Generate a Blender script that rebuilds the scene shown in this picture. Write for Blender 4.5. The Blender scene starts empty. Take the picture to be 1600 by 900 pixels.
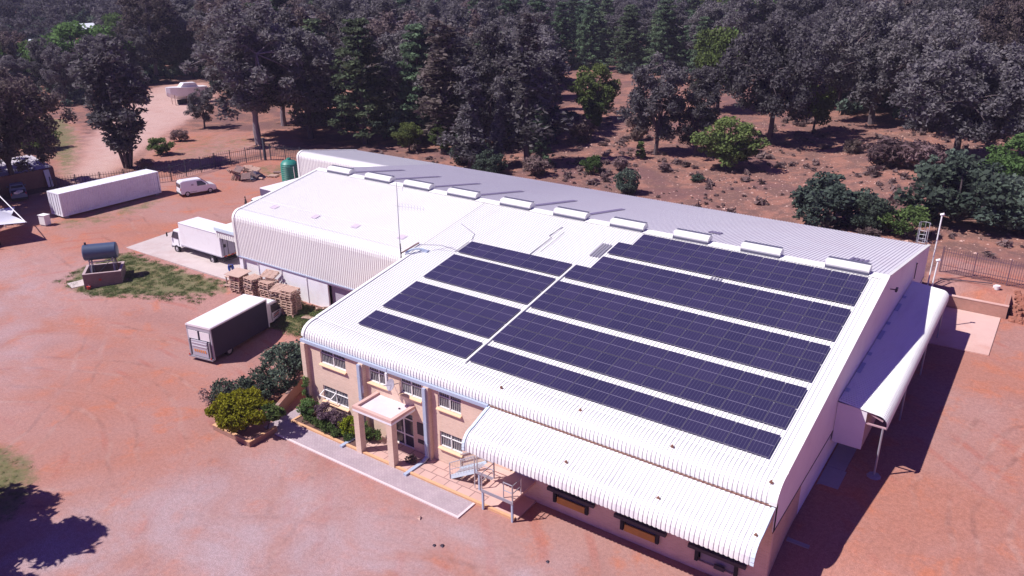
import bpy, bmesh, math, random
import numpy as np
from mathutils import Vector, Matrix

R = math.radians
scene = bpy.context.scene
COL = scene.collection

# ------------------------------------------------------------------ camera
yaw, pitch, roll = R(-34.757), R(22.127), R(-.278)
fwd = Vector((math.sin(yaw) * math.cos(pitch), math.cos(yaw) * math.cos(pitch), -math.sin(pitch)))
rgt = Vector((math.cos(yaw), -math.sin(yaw), 0))
upv = rgt.cross(fwd)
r2 = math.cos(roll) * rgt + math.sin(roll) * upv
u2 = -math.sin(roll) * rgt + math.cos(roll) * upv
cam_data = bpy.data.cameras.new("camera")
cam = bpy.data.objects.new("camera", cam_data)
COL.objects.link(cam)
m = Matrix((r2, u2, -fwd)).transposed().to_4x4()
m.translation = Vector((36.936, -30.062, 27.0))
cam.matrix_world = m
cam_data.sensor_width = 36
cam_data.lens = 1252.8 / 1600 * 36
cam_data.clip_end = 5000
scene.camera = cam

# ------------------------------------------------------------------ sun, sky, exposure
SUN = Vector((1.0, 1.0, -1.85)).normalized()          # direction the light travels
world = bpy.data.worlds.new("World"); scene.world = world
world.use_nodes = True
nt = world.node_tree; nt.nodes.clear()
sky = nt.nodes.new("ShaderNodeTexSky"); sky.sky_type = 'NISHITA'; sky.sun_disc = False
sky.sun_elevation = math.asin(-SUN.z)
sky.sun_rotation = math.atan2(-SUN.x, -SUN.y)
sky.air_density = 1.0; sky.dust_density = 0.6; sky.ozone_density = 2.0
tint = nt.nodes.new("ShaderNodeMix"); tint.data_type = 'RGBA'; tint.blend_type = 'MULTIPLY'
tint.inputs[0].default_value = 1.0
tint.inputs[7].default_value = (0.56, 0.27, 1.30, 1)
bg = nt.nodes.new("ShaderNodeBackground"); bg.inputs[1].default_value = 0.05
out = nt.nodes.new("ShaderNodeOutputWorld")
nt.links.new(sky.outputs[0], tint.inputs[6]); nt.links.new(tint.outputs[2], bg.inputs[0]); nt.links.new(bg.outputs[0], out.inputs[0])
sd = bpy.data.lights.new("sun", 'SUN'); sd.energy = 5.0; sd.angle = R(.5); sd.color = (1.0, .94, .915)
sun = bpy.data.objects.new("sun", sd); COL.objects.link(sun)
sun.rotation_euler = SUN.to_track_quat('-Z', 'Y').to_euler()
scene.view_settings.view_transform = 'Standard'
scene.view_settings.look = 'None'
scene.view_settings.exposure = 0.40
scene.view_settings.gamma = 1

# ------------------------------------------------------------------ helpers
def tag(o, label=None, cat=None, group=None, kind=None):
    if label: o['label'] = label
    if cat: o['category'] = cat
    if group: o['group'] = group
    if kind: o['kind'] = kind
    return o

def empty(name, loc=(0, 0, 0), rz=0.0, label=None, cat=None, group=None, scale=1.0):
    o = bpy.data.objects.new(name, None); COL.objects.link(o)
    o.location = loc; o.rotation_euler = (0, 0, rz); o.scale = (scale,) * 3
    o.empty_display_size = .3
    return tag(o, label, cat, group)

class MB:
    def __init__(s): s.v = []; s.f = []; s.m = []
    def add(s, vs, fs, m=0):
        b = len(s.v); s.v += [tuple(p) for p in vs]
        for f in fs: s.f.append(tuple(b + i for i in f)); s.m.append(m)
        return s
    def box(s, x0, y0, z0, x1, y1, z1, m=0):
        return s.add([(x0, y0, z0), (x1, y0, z0), (x1, y1, z0), (x0, y1, z0), (x0, y0, z1), (x1, y0, z1), (x1, y1, z1), (x0, y1, z1)],
                     [(0, 3, 2, 1), (4, 5, 6, 7), (0, 1, 5, 4), (1, 2, 6, 5), (2, 3, 7, 6), (3, 0, 4, 7)], m)
    def obox(s, c, ax, ay, az, m=0):
        c = Vector(c); ax = Vector(ax); ay = Vector(ay); az = Vector(az)
        vs = [c + i * ax + j * ay + k * az for k in (-1, 1) for i, j in ((-1, -1), (1, -1), (1, 1), (-1, 1))]
        return s.add(vs, [(0, 3, 2, 1), (4, 5, 6, 7), (0, 1, 5, 4), (1, 2, 6, 5), (2, 3, 7, 6), (3, 0, 4, 7)], m)
    def bar(s, p0, p1, w, h=None, m=0):
        p0 = Vector(p0); p1 = Vector(p1); d = (p1 - p0); L = d.length; d = d / L
        a = d.cross(Vector((0, 0, 1)))
        if a.length < 1e-3: a = Vector((1, 0, 0))
        a.normalize(); b = a.cross(d); h = h or w
        return s.obox((p0 + p1) / 2, d * L / 2, a * w / 2, b * h / 2, m)
    def tube(s, pts, rad, n=8, m=0, caps=True):
        pts = [Vector(p) for p in pts]
        rads = rad if isinstance(rad, (list, tuple)) else [rad] * len(pts)
        rings = []; prev = None
        for i, p in enumerate(pts):
            d = (pts[min(i + 1, len(pts) - 1)] - pts[max(i - 1, 0)]).normalized()
            a = d.cross(Vector((0, 0, 1))) if prev is None else prev - d * prev.dot(d)
            if a.length < 1e-3: a = d.cross(Vector((0, 1, 0)))
            a.normalize(); prev = a; b = d.cross(a)
            rings.append([p + rads[i] * (math.cos(2 * math.pi * k / n) * a + math.sin(2 * math.pi * k / n) * b) for k in range(n)])
        vs = [q for r_ in rings for q in r_]; fs = []
        for i in range(len(pts) - 1):
            for k in range(n):
                k2 = (k + 1) % n
                fs.append((i * n + k, i * n + k2, (i + 1) * n + k2, (i + 1) * n + k))
        if caps:
            fs.append(tuple(range(n - 1, -1, -1))); fs.append(tuple((len(pts) - 1) * n + k for k in range(n)))
        return s.add(vs, fs, m)
    def prism(s, prof, a0, a1, axis='x', m=0, taper=None):
        # closed outline prof [(u,v)] extruded along an axis: 'x' -> (a,u,v), 'y' -> (u,a,v), 'z' -> (u,v,a)
        f = {'x': lambda a, u, v: (a, u, v), 'y': lambda a, u, v: (u, a, v), 'z': lambda a, u, v: (u, v, a)}[axis]
        n = len(prof)
        vs = [f(a0, u, v) for u, v in prof] + [f(a1, u, v) for u, v in (taper or prof)]
        fs = [(i, (i + 1) % n, n + (i + 1) % n, n + i) for i in range(n)] + [tuple(range(n - 1, -1, -1)), tuple(range(n, 2 * n))]
        return s.add(vs, fs, m)
    def build(s, name, mats, parent=None, smooth=False, bevel=0.0, **t):
        me = bpy.data.meshes.new(name); me.from_pydata(s.v, [], s.f)
        if not isinstance(mats, (list, tuple)): mats = [mats]
        for mm in mats: me.materials.append(mm)
        if len(mats) > 1: me.polygons.foreach_set('material_index', s.m)
        bm = bmesh.new(); bm.from_mesh(me)
        bmesh.ops.recalc_face_normals(bm, faces=bm.faces)
        if bevel:
            bmesh.ops.bevel(bm, geom=[e for e in bm.edges if e.is_manifold and e.calc_face_angle(0) > .5], offset=bevel, segments=2, affect='EDGES', clamp_overlap=True)
        bm.to_mesh(me); bm.free()
        if smooth:
            me.polygons.foreach_set('use_smooth', [True] * len(me.polygons))
            me.set_sharp_from_angle(angle=R(35))
        o = bpy.data.objects.new(name, me); COL.objects.link(o)
        if parent: o.parent = parent
        if t: tag(o, **t)
        return o

def copy_tree(o, parent=None):
    c = o.copy(); COL.objects.link(c)
    if parent: c.parent = parent
    for ch in list(o.children): copy_tree(ch, c)
    return c

# ------------------------------------------------------------------ materials
MATS = {}
def mat(name, col, rough=.7, var=.12, scale=6.0, metal=0.0, bump=0.0, bscale=40.0, coord='Object', spec=.4, dirt=None, dirt_amt=.3, dscale=.6, stretch=(1, 1, 1)):
    if name in MATS: return MATS[name]
    m_ = bpy.data.materials.new(name); m_.use_nodes = True; n = m_.node_tree; L = n.links
    b = n.nodes['Principled BSDF']; b.inputs['Roughness'].default_value = rough; b.inputs['Metallic'].default_value = metal
    b.inputs['Specular IOR Level'].default_value = spec
    tc = n.nodes.new('ShaderNodeTexCoord'); mp = n.nodes.new('ShaderNodeMapping'); mp.inputs[3].default_value = stretch
    L.new(tc.outputs[coord], mp.inputs[0])
    nz = n.nodes.new('ShaderNodeTexNoise'); nz.inputs['Scale'].default_value = scale; nz.inputs['Detail'].default_value = 5
    L.new(mp.outputs[0], nz.inputs['Vector'])
    mx = n.nodes.new('ShaderNodeMix'); mx.data_type = 'RGBA'
    mx.inputs[6].default_value = tuple(c * (1 - var) for c in col) + (1,)
    mx.inputs[7].default_value = tuple(min(1, c * (1 + var)) for c in col) + (1,)
    L.new(nz.outputs[0], mx.inputs[0]); last = mx.outputs[2]
    if dirt:
        n2 = n.nodes.new('ShaderNodeTexNoise'); n2.inputs['Scale'].default_value = dscale; n2.inputs['Detail'].default_value = 7; n2.inputs['Roughness'].default_value = .65
        L.new(mp.outputs[0], n2.inputs['Vector'])
        rp = n.nodes.new('ShaderNodeMapRange'); rp.inputs[1].default_value = .48; rp.inputs[2].default_value = .75; rp.inputs[4].default_value = dirt_amt
        L.new(n2.outputs[0], rp.inputs[0])
        m2 = n.nodes.new('ShaderNodeMix'); m2.data_type = 'RGBA'; m2.inputs[7].default_value = tuple(dirt) + (1,)
        L.new(rp.outputs[0], m2.inputs[0]); L.new(last, m2.inputs[6]); last = m2.outputs[2]
    L.new(last, b.inputs['Base Color'])
    if bump:
        n3 = n.nodes.new('ShaderNodeTexNoise'); n3.inputs['Scale'].default_value = bscale
        L.new(mp.outputs[0], n3.inputs['Vector'])
        bp = n.nodes.new('ShaderNodeBump'); bp.inputs['Strength'].default_value = bump; bp.inputs['Distance'].default_value = .05
        L.new(n3.outputs[0], bp.inputs['Height']); L.new(bp.outputs[0], b.inputs['Normal'])
    MATS[name] = m_; return m_

def brick_mat(name, c1, c2, mortar, rot=None, w=.22, h=.075, msize=.012, var=1.0):
    if name in MATS: return MATS[name]
    m_ = bpy.data.materials.new(name); m_.use_nodes = True; n = m_.node_tree; L = n.links
    b = n.nodes['Principled BSDF']; b.inputs['Roughness'].default_value = .85
    tc = n.nodes.new('ShaderNodeTexCoord'); mp = n.nodes.new('ShaderNodeMapping')
    if rot: mp.inputs[2].default_value = rot
    L.new(tc.outputs['Object'], mp.inputs[0])
    br = n.nodes.new('ShaderNodeTexBrick'); br.inputs['Scale'].default_value = 1
    br.inputs['Color1'].default_value = tuple(c1) + (1,); br.inputs['Color2'].default_value = tuple(c2) + (1,); br.inputs['Mortar'].default_value = tuple(mortar) + (1,)
    br.inputs['Brick Width'].default_value = w; br.inputs['Row Height'].default_value = h; br.inputs['Mortar Size'].default_value = msize
    L.new(mp.outputs[0], br.inputs['Vector'])
    nz = n.nodes.new('ShaderNodeTexNoise'); nz.inputs['Scale'].default_value = .9; nz.inputs['Detail'].default_value = 6
    L.new(tc.outputs['Object'], nz.inputs['Vector'])
    rp = n.nodes.new('ShaderNodeMapRange'); rp.inputs[3].default_value = .8; rp.inputs[4].default_value = 1.18
    L.new(nz.outputs[0], rp.inputs[0])
    mx = n.nodes.new('ShaderNodeMix'); mx.data_type = 'RGBA'; mx.blend_type = 'MULTIPLY'; mx.inputs[0].default_value = 1
    L.new(br.outputs[0], mx.inputs[6]); L.new(rp.outputs[0], mx.inputs[7]); L.new(mx.outputs[2], b.inputs['Base Color'])
    MATS[name] = m_; return m_

RX = (R(-90), 0, 0)
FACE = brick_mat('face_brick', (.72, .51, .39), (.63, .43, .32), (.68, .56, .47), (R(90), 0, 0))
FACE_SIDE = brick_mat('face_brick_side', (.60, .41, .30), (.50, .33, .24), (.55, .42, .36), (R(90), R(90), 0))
YBRICK = mat('sill_brick', (.72, .50, .31), .8, .12, 9)
WHITE_SHEET = mat('white_roof_sheet', (.78, .785, .745), .38, .04, 3, spec=.5, dirt=(.56, .53, .52), dirt_amt=.45, dscale=.35, stretch=(3, .5, .5))
AWN_SHEET = mat('awning_sheet', (.80, .80, .76), .4, .04, 3, spec=.5, dirt=(.42, .40, .50), dirt_amt=.75, dscale=.8, stretch=(1.6, .5, .5))
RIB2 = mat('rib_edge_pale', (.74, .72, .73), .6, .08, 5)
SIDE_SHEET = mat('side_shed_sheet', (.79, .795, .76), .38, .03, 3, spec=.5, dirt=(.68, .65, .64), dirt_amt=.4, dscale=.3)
RIB = mat('rib_edge_dark', (.66, .65, .66), .6, .12, 5)  # rib side faces get an even tone darker than the flats
REAR_SHEET = mat('rear_roof_sheet', (.70, .68, .71), .42, .07, 2, spec=.5, dirt=(.60, .52, .56), dirt_amt=.5, dscale=.25)
CLAD = mat('gable_cladding', (.80, .76, .80), .6, .05, 2, dirt=(.52, .45, .52), dirt_amt=.4, dscale=.5)
WHITE_PAINT = mat('white_paint', (.80, .79, .78), .55, .04, 3, dirt=(.6, .5, .48), dirt_amt=.3, dscale=.8)
WHITE_WALL = mat('white_plaster', (.78, .77, .80), .75, .05, 3, dirt=(.58, .45, .42), dirt_amt=.35, dscale=.7)
BLUEGREY = mat('blue_grey_trim', (.38, .44, .56), .5, .06, 4)
PALEBLUE = mat('pale_blue_flashing', (.55, .66, .74), .45, .06, 4)
DARKTRIM = mat('dark_trim', (.05, .04, .06), .6, .2, 8)
GALV = mat('galvanised_steel', (.50, .50, .54), .4, .1, 12, metal=.5)
GALV_D = mat('dull_steel', (.36, .35, .40), .5, .1, 12, metal=.3)
RUST = mat('rusty_steel', (.22, .10, .07), .8, .3, 14)
GLASS = mat('window_glass', (.035, .035, .055), .12, .2, 2, spec=.7)
SKYL = mat('skylight_sheet', (.22, .19, .30), .3, .12, 6, spec=.5)
CONC = mat('concrete', (.50, .43, .41), .9, .1, 1.2, bump=.2, dirt=(.40, .28, .26), dirt_amt=.6, dscale=.5)
CONC_R = mat('pinkish_concrete', (.60, .40, .35), .9, .08, 1.0, dirt=(.48, .22, .16), dirt_amt=.6, dscale=.35)
CONC_D = mat('grey_concrete', (.30, .27, .30), .9, .1, 1.5, dirt=(.2, .17, .2), dirt_amt=.5)
KERB_W = mat('kerb_concrete', (.64, .54, .54), .85, .08, 3)
KERB_Y = mat('kerb_brick', (.62, .36, .20), .85, .12, 6)
PAVER = brick_mat('grey_pavers', (.44, .36, .38), (.38, .30, .33), (.30, .24, .26), None, .22, .11, .014)
TILE = brick_mat('pink_paving_slabs', (.56, .37, .32), (.50, .32, .28), (.26, .16, .15), None, .9, .6, .03)
TYRE = mat('tyre_rubber', (.025, .022, .028), .85, .2, 10)
RIM = mat('wheel_rim', (.45, .42, .45), .45, .1, 10, metal=.4)
RED_L = mat('red_lens', (.45, .05, .04), .4, .2, 9)
ORANGE = mat('orange_reflector', (.75, .27, .06), .5, .15, 20)
YELLOW = mat('yellow_steel', (.55, .28, .06), .6, .2, 4, dirt=(.25, .12, .05), dirt_amt=.6, dscale=2)
WOOD = mat('pallet_wood', (.50, .34, .27), .85, .25, 7, dirt=(.28, .17, .14), dirt_amt=.5, dscale=3)
WOOD_D = mat('weathered_wood', (.24, .16, .15), .9, .25, 7)
TARP_D = mat('dark_tarpaulin', (.045, .035, .075), .6, .15, 3)
BLUE_TANK = mat('blue_grey_tank_paint', (.055, .085, .15), .38, .12, 3, spec=.5, dirt=(.10, .08, .10), dirt_amt=.4)
GREEN_TANK = mat('green_plastic', (.03, .22, .17), .45, .08, 3)
BARK_D = mat('dark_bark', (.10, .075, .08), .9, .25, 3, stretch=(1, 1, .3))
BARK_W = mat('pale_gum_bark', (.24, .20, .22), .8, .35, 1.5, stretch=(1, 1, .3))
SKIN = mat('skin', (.16, .09, .065), .6, .08, 20)
BLUE_CLOTH = mat('blue_overalls', (.03, .07, .32), .85, .15, 20)
DARK_CLOTH = mat('dark_clothes', (.03, .025, .035), .85, .2, 20)
HAIR = mat('black_hair', (.012, .01, .01), .8, .2, 40)

def panel_mat():
    m_ = bpy.data.materials.new('solar_cells'); m_.use_nodes = True; n = m_.node_tree; L = n.links
    b = n.nodes['Principled BSDF']; b.inputs['Roughness'].default_value = .16; b.inputs['Specular IOR Level'].default_value = .5
    tc = n.nodes.new('ShaderNodeTexCoord'); sp = n.nodes.new('ShaderNodeSeparateXYZ'); L.new(tc.outputs['Object'], sp.inputs[0])
    def math_(op, a, b_=None, c=None):
        k = n.nodes.new('ShaderNodeMath'); k.operation = op
        for i, q in enumerate((a, b_, c)):
            if q is None: continue
            if isinstance(q, (int, float)): k.inputs[i].default_value = q
            else: L.new(q, k.inputs[i])
        return k.outputs[0]
    def grid(sock, period, width):
        f = math_('FRACT', math_('DIVIDE', sock, period))
        d = math_('MULTIPLY', math_('ABSOLUTE', math_('SUBTRACT', f, .5)), period)     # period/2 on the line
        return math_('GREATER_THAN', d, period / 2 - width / 2)
    colw = 1.04 / 6
    gx = grid(math_('ADD', sp.outputs[0], 0.0), colw, .016)
    gy = grid(sp.outputs[1], .0825, .006)
    mid = math_('LESS_THAN', math_('ABSOLUTE', math_('SUBTRACT', sp.outputs[1], .845)), .013)
    oi = n.nodes.new('ShaderNodeObjectInfo')
    nz = n.nodes.new('ShaderNodeTexNoise'); nz.inputs['Scale'].default_value = 1.3
    L.new(tc.outputs['Object'], nz.inputs['Vector'])
    base = n.nodes.new('ShaderNodeMix'); base.data_type = 'RGBA'
    base.inputs[6].default_value = (.023, .021, .058, 1); base.inputs[7].default_value = (.040, .032, .082, 1)
    rr = math_('MULTIPLY_ADD', oi.outputs['Random'], .5, math_('MULTIPLY', nz.outputs[0], .5)); L.new(rr, base.inputs[0])
    a = n.nodes.new('ShaderNodeMix'); a.data_type = 'RGBA'; a.inputs[7].default_value = (.05, .045, .10, 1); L.new(gy, a.inputs[0]); L.new(base.outputs[2], a.inputs[6])
    c = n.nodes.new('ShaderNodeMix'); c.data_type = 'RGBA'; c.inputs[7].default_value = (.10, .095, .14, 1); L.new(gx, c.inputs[0]); L.new(a.outputs[2], c.inputs[6])
    d = n.nodes.new('ShaderNodeMix'); d.data_type = 'RGBA'; d.inputs[7].default_value = (.24, .22, .30, 1); L.new(mid, d.inputs[0]); L.new(c.outputs[2], d.inputs[6])
    L.new(d.outputs[2], b.inputs['Base Color'])
    return m_
PANEL = panel_mat()
ALU = mat('aluminium_frame', (.15, .14, .20), .4, .05, 8, metal=.3)

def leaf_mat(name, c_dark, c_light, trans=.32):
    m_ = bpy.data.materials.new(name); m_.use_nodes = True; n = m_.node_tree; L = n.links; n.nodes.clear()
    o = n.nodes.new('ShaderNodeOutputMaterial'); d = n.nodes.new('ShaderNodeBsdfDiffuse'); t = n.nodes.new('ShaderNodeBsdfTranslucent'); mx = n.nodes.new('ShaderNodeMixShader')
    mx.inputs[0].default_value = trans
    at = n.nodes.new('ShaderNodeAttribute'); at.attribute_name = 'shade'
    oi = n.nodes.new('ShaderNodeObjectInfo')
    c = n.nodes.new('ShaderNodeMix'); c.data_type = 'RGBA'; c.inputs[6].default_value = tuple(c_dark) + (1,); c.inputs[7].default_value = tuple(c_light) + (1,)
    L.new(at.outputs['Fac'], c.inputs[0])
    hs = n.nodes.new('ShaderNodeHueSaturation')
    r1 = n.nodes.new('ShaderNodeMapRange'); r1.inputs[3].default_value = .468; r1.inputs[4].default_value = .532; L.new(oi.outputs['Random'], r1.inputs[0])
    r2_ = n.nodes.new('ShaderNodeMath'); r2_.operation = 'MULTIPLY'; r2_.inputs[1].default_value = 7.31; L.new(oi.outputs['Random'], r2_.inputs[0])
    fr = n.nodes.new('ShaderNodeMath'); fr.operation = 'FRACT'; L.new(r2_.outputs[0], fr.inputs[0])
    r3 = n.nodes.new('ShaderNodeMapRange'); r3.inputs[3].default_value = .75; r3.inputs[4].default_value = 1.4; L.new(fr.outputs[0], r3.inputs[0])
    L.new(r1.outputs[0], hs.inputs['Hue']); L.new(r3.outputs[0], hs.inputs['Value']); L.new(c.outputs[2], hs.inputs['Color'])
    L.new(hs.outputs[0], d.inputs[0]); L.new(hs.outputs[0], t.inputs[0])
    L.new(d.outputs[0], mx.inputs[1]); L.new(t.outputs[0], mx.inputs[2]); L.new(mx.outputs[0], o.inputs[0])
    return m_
LEAF_GUM = leaf_mat('gum_leaves', (.072, .068, .078), (.205, .190, .190))
LEAF_RED = leaf_mat('reddish_gum_leaves', (.076, .060, .062), (.210, .165, .155))
LEAF_PINE = leaf_mat('pine_needles', (.048, .076, .052), (.155, .215, .120))
LEAF_GRASS = leaf_mat('grass_blades', (.09, .11, .045), (.16, .19, .08), .1)
LEAF_GREEN = leaf_mat('green_leaves', (.055, .090, .034), (.160, .225, .075))
LEAF_BLUE = leaf_mat('blue_green_leaves', (.042, .060, .054), (.130, .170, .125))
LEAF_YEL = leaf_mat('yellow_green_leaves', (.13, .16, .015), (.33, .36, .035))
LEAF_PUR = leaf_mat('dull_purple_leaves', (.07, .045, .07), (.19, .13, .16))
LEAF_DRY = leaf_mat('dry_twigs', (.13, .090, .090), (.26, .185, .175))

# ------------------------------------------------------------------ terrain
def ss(t):
    t = 0. if t < 0 else (1. if t > 1 else t); return t * t * (3 - 2 * t)
def hgt(x, y):
    a = ss((-x - 17) / 9)
    y0 = 4.5 * (1 - a) - 3 * a; w = 5.5 * (1 - a) + 14 * a
    zl = (1.3 * (1 - a) + 1.1 * a) * ss((y - y0) / w) * (1 - .27 * ss((-x - 34) / 12))
    zr = 1.65 * ss((y + 2.5) / 6.5)
    z = zl + (zr - zl) * ss((x - 27.5) / 2.3) if y < 20 else zl + (1.65 - zl) * ss((x + 2) / 31.)
    z += ss((y - 38) / 2.2) * ss((x - 10) / 15) * 1.1
    z += 0.035 * max(0, y - 50) * ss((x + 60) / 60)
    r = math.hypot(x - 37, y + 30)
    if r > 150: z += 0.00014 * (r - 150) ** 2 if r < 400 else 0.00014 * 250 ** 2 + .07 * (r - 400)
    return z

def sdist(px, py, poly):
    """signed distance to a polygon, positive inside (numpy)"""
    d = np.full(px.shape, 1e9); inside = np.zeros(px.shape, bool); n = len(poly)
    for i in range(n):
        x0, y0 = poly[i]; x1, y1 = poly[(i + 1) % n]
        ex, ey = x1 - x0, y1 - y0
        t = np.clip(((px - x0) * ex + (py - y0) * ey) / (ex * ex + ey * ey), 0, 1)
        d = np.minimum(d, np.hypot(px - x0 - t * ex, py - y0 - t * ey))
        cr = (y0 > py) != (y1 > py)
        with np.errstate(divide='ignore', invalid='ignore'):
            xi = (x1 - x0) * (py - y0) / (y1 - y0 if y1 != y0 else 1e-9) + x0
        inside ^= cr & (px < xi)
    return np.where(inside, d, -d)

def soft(px, py, poly, w):
    return np.clip(.5 + sdist(px, py, poly) / (2 * w), 0, 1)

def axis_lines(lo, hi, step, far_lo, far_hi):
    a = list(np.arange(lo, hi, step)); s = step; v = lo
    L_ = []
    while v > far_lo: s *= 1.12; v -= s; L_.append(v)
    s = step; v = a[-1]; H_ = []
    while v < far_hi: s *= 1.12; v += s; H_.append(v)
    return np.array(L_[::-1] + a + H_)

def build_ground():
    xs = axis_lines(-76, 44, .6, -1500, 1200); ys = axis_lines(-26, 58, .6, -300, 1700)
    X, Y = np.meshgrid(xs, ys); Z = np.array([[hgt(a, b) for a in xs] for b in ys])
    rs = np.random.RandomState(3)
    ny, nx = X.shape
    co = np.stack([X, Y, Z], -1).reshape(-1, 3)
    idx = np.arange(nx * ny).reshape(ny, nx)
    f = np.stack([idx[:-1, :-1], idx[:-1, 1:], idx[1:, 1:], idx[1:, :-1]], -1).reshape(-1, 4)
    me = bpy.data.meshes.new('ground'); me.vertices.add(len(co)); me.vertices.foreach_set('co', co.ravel())
    me.loops.add(f.size); me.loops.foreach_set('vertex_index', f.ravel().astype(np.int32))
    me.polygons.add(len(f)); me.polygons.foreach_set('loop_start', np.arange(0, f.size, 4, dtype=np.int32))
    me.update(calc_edges=True)
    px, py = X.ravel(), Y.ravel()
    ell = np.clip(1.25 - (np.hypot((px + 10.0) / 6.9, (py + 19.0) / 6.3)) ** 3, 0, 1)
    strip = [(-33.5, 1.6), (-36.5, 4.5), (-36.0, 9.0), (-21.5, 9.2), (-19, 8.2), (-22.5, 5.8), (-29, 2.0)]
    pal = [(-13, 5.8), (-6.0, 7.0), (-6.0, 9.9), (-14, 9.5)]
    gl = [(-118.9, 41.7), (-114.6, 46.2), (-94.9, 37.2), (-79.4, 28.3), (-68.2, 20.5), (-77.8, 23.8), (-92.5, 30.0)]
    cg = [(-49.9, 9.0), (-46.5, 10.5), (-47, 17), (-49.5, 23.2), (-53, 24), (-53, 9)]
    field = [(-65.3, 28.6), (-75.5, 35.9), (-86.7, 48.9), (-75.4, 56.4), (-71.2, 62.5), (-61.1, 53.6), (-62.2, 45.8), (-61.8, 37.6), (-60.5, 29.7)]
    clear = [(-80.3, 75.4), (-102.8, 99.2), (-99.2, 101.6), (-74.0, 77.1)]
    yardg = [(-49, 36), (-42.5, 40), (-42.5, 43), (-55, 43), (-56, 38)]
    grass = np.maximum.reduce([ell, soft(px, py, strip, 1.0), .8 * soft(px, py, pal, .7), .9 * soft(px, py, gl, 2.5), .55 * soft(px, py, cg, 1.0), .5 * soft(px, py, field, 5), .55 * soft(px, py, clear, 4), .6 * soft(px, py, yardg, 1.5)])
    road = [(-67.0, 19.4), (-79.8, 28.1), (-89.6, 34.7), (-100.9, 43.0), (-128.4, 65.8), (-135.7, 80.0), (-128.9, 89.5), (-100.7, 66.1), (-89.3, 50.6), (-77.5, 37.2), (-68.2, 27.5), (-65.1, 22.6)]
    yard = [(-66, -60), (60, -60), (60, 41), (30, 41.3), (30, 38.5), (-33, 39), (-42, 45), (-58, 46), (-60, 30), (-66, 20)]
    pale = np.maximum(soft(px, py, road, 3), 0)
    scrub = 1 - np.maximum.reduce([soft(px, py, yard, .8), soft(px, py, road, 4), soft(px, py, field, 5), soft(px, py, gl, 3), soft(px, py, clear, 4)])
    bank = [(30, 41), (52, 42.5), (52, 49.5), (36, 46.5), (30, 46.8)]
    scrub = scrub * (1 - .8 * soft(px, py, bank, .8))
    # grey gravel: sweep in front of the offices, and a stony runnel
    g1 = soft(px, py, [(-6, -19), (0, -8), (3, -4.5), (15, -4.5), (24, -4.5), (30, -12), (12, -14), (2, -26), (-6, -30)], 3.5) * .8
    g2 = soft(px, py, [(13, -4.2), (16, -3.6), (20, -4.2), (24, -5.6), (23, -6.6), (18, -5.4)], .8)
    g3 = .55 * soft(px, py, [(-70, 0), (-40, 5), (-20, -4), (-14, -12), (-40, -14), (-80, -14)], 4)
    gravel = np.maximum.reduce([g1, g2, g3])
    for nm, a in (('grass', grass), ('scrub', scrub), ('gravel', gravel), ('pale', pale)):
        at = me.attributes.new(nm, 'FLOAT', 'POINT'); at.data.foreach_set('value', a.astype(np.float32).ravel())
    me.polygons.foreach_set('use_smooth', [True] * len(me.polygons))
    o = bpy.data.objects.new('ground', me); COL.objects.link(o); tag(o, kind='structure')
    # material
    m_ = bpy.data.materials.new('earth'); m_.use_nodes = True; n = m_.node_tree; L = n.links
    b = n.nodes['Principled BSDF']; b.inputs['Roughness'].default_value = .95; b.inputs['Specular IOR Level'].default_value = .15
    geo = n.nodes.new('ShaderNodeNewGeometry')
    def noise(sc, det=5, rough=.6, dist=0, vec=None, st=None):
        k = n.nodes.new('ShaderNodeTexNoise'); k.inputs['Scale'].default_value = sc; k.inputs['Detail'].default_value = det; k.inputs['Roughness'].default_value = rough; k.inputs['Distortion'].default_value = dist
        v = vec or geo.outputs['Position']
        if st:
            mp = n.nodes.new('ShaderNodeMapping'); mp.inputs[2].default_value = (0, 0, st[1]); mp.inputs[3].default_value = st[0]; L.new(v, mp.inputs[0]); v = mp.outputs[0]
        L.new(v, k.inputs['Vector']); return k.outputs[0]
    def ramp(s, a, b_, lo=0., hi=1.):
        k = n.nodes.new('ShaderNodeMapRange'); k.inputs[1].default_value = a; k.inputs[2].default_value = b_; k.inputs[3].default_value = lo; k.inputs[4].default_value = hi; k.interpolation_type = 'SMOOTHSTEP'
        L.new(s, k.inputs[0]); return k.outputs[0]
    def mix(f_, a, b_, mode='MIX'):
        k = n.nodes.new('ShaderNodeMix'); k.data_type = 'RGBA'; k.blend_type = mode
        for i, q in ((0, f_), (6, a), (7, b_)):
            if isinstance(q, tuple): k.inputs[i].default_value = q + (1,)
            elif isinstance(q, (int, float)): k.inputs[i].default_value = q
            else: L.new(q, k.inputs[i])
        return k.outputs[2]
    def mth(op, a, b_):
        k = n.nodes.new('ShaderNodeMath'); k.operation = op
        for i, q in enumerate((a, b_)):
            if isinstance(q, (int, float)): k.inputs[i].default_value = q
            else: L.new(q, k.inputs[i])
        return k.outputs[0]
    def attr(nm):
        k = n.nodes.new('ShaderNodeAttribute'); k.attribute_name = nm; return k.outputs['Fac']
    big = noise(.07, 5, .55, .6); med = noise(.45, 7, .65, .4); fine = noise(5, 6, .7); peb = noise(22, 3, .6)
    c = mix(ramp(big, .35, .65), (.38, .168, .122), (.37, .205, .180))
    c = mix(ramp(med, .50, .72, 0, .75), c, (.46, .160, .090))
    # circular wheel tracks round the turning island
    mp = n.nodes.new('ShaderNodeMapping'); mp.inputs[1].default_value = (14, 22, 0); mp.inputs[3].default_value = (1, 1.25, 0); L.new(geo.outputs['Position'], mp.inputs[0])
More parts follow.
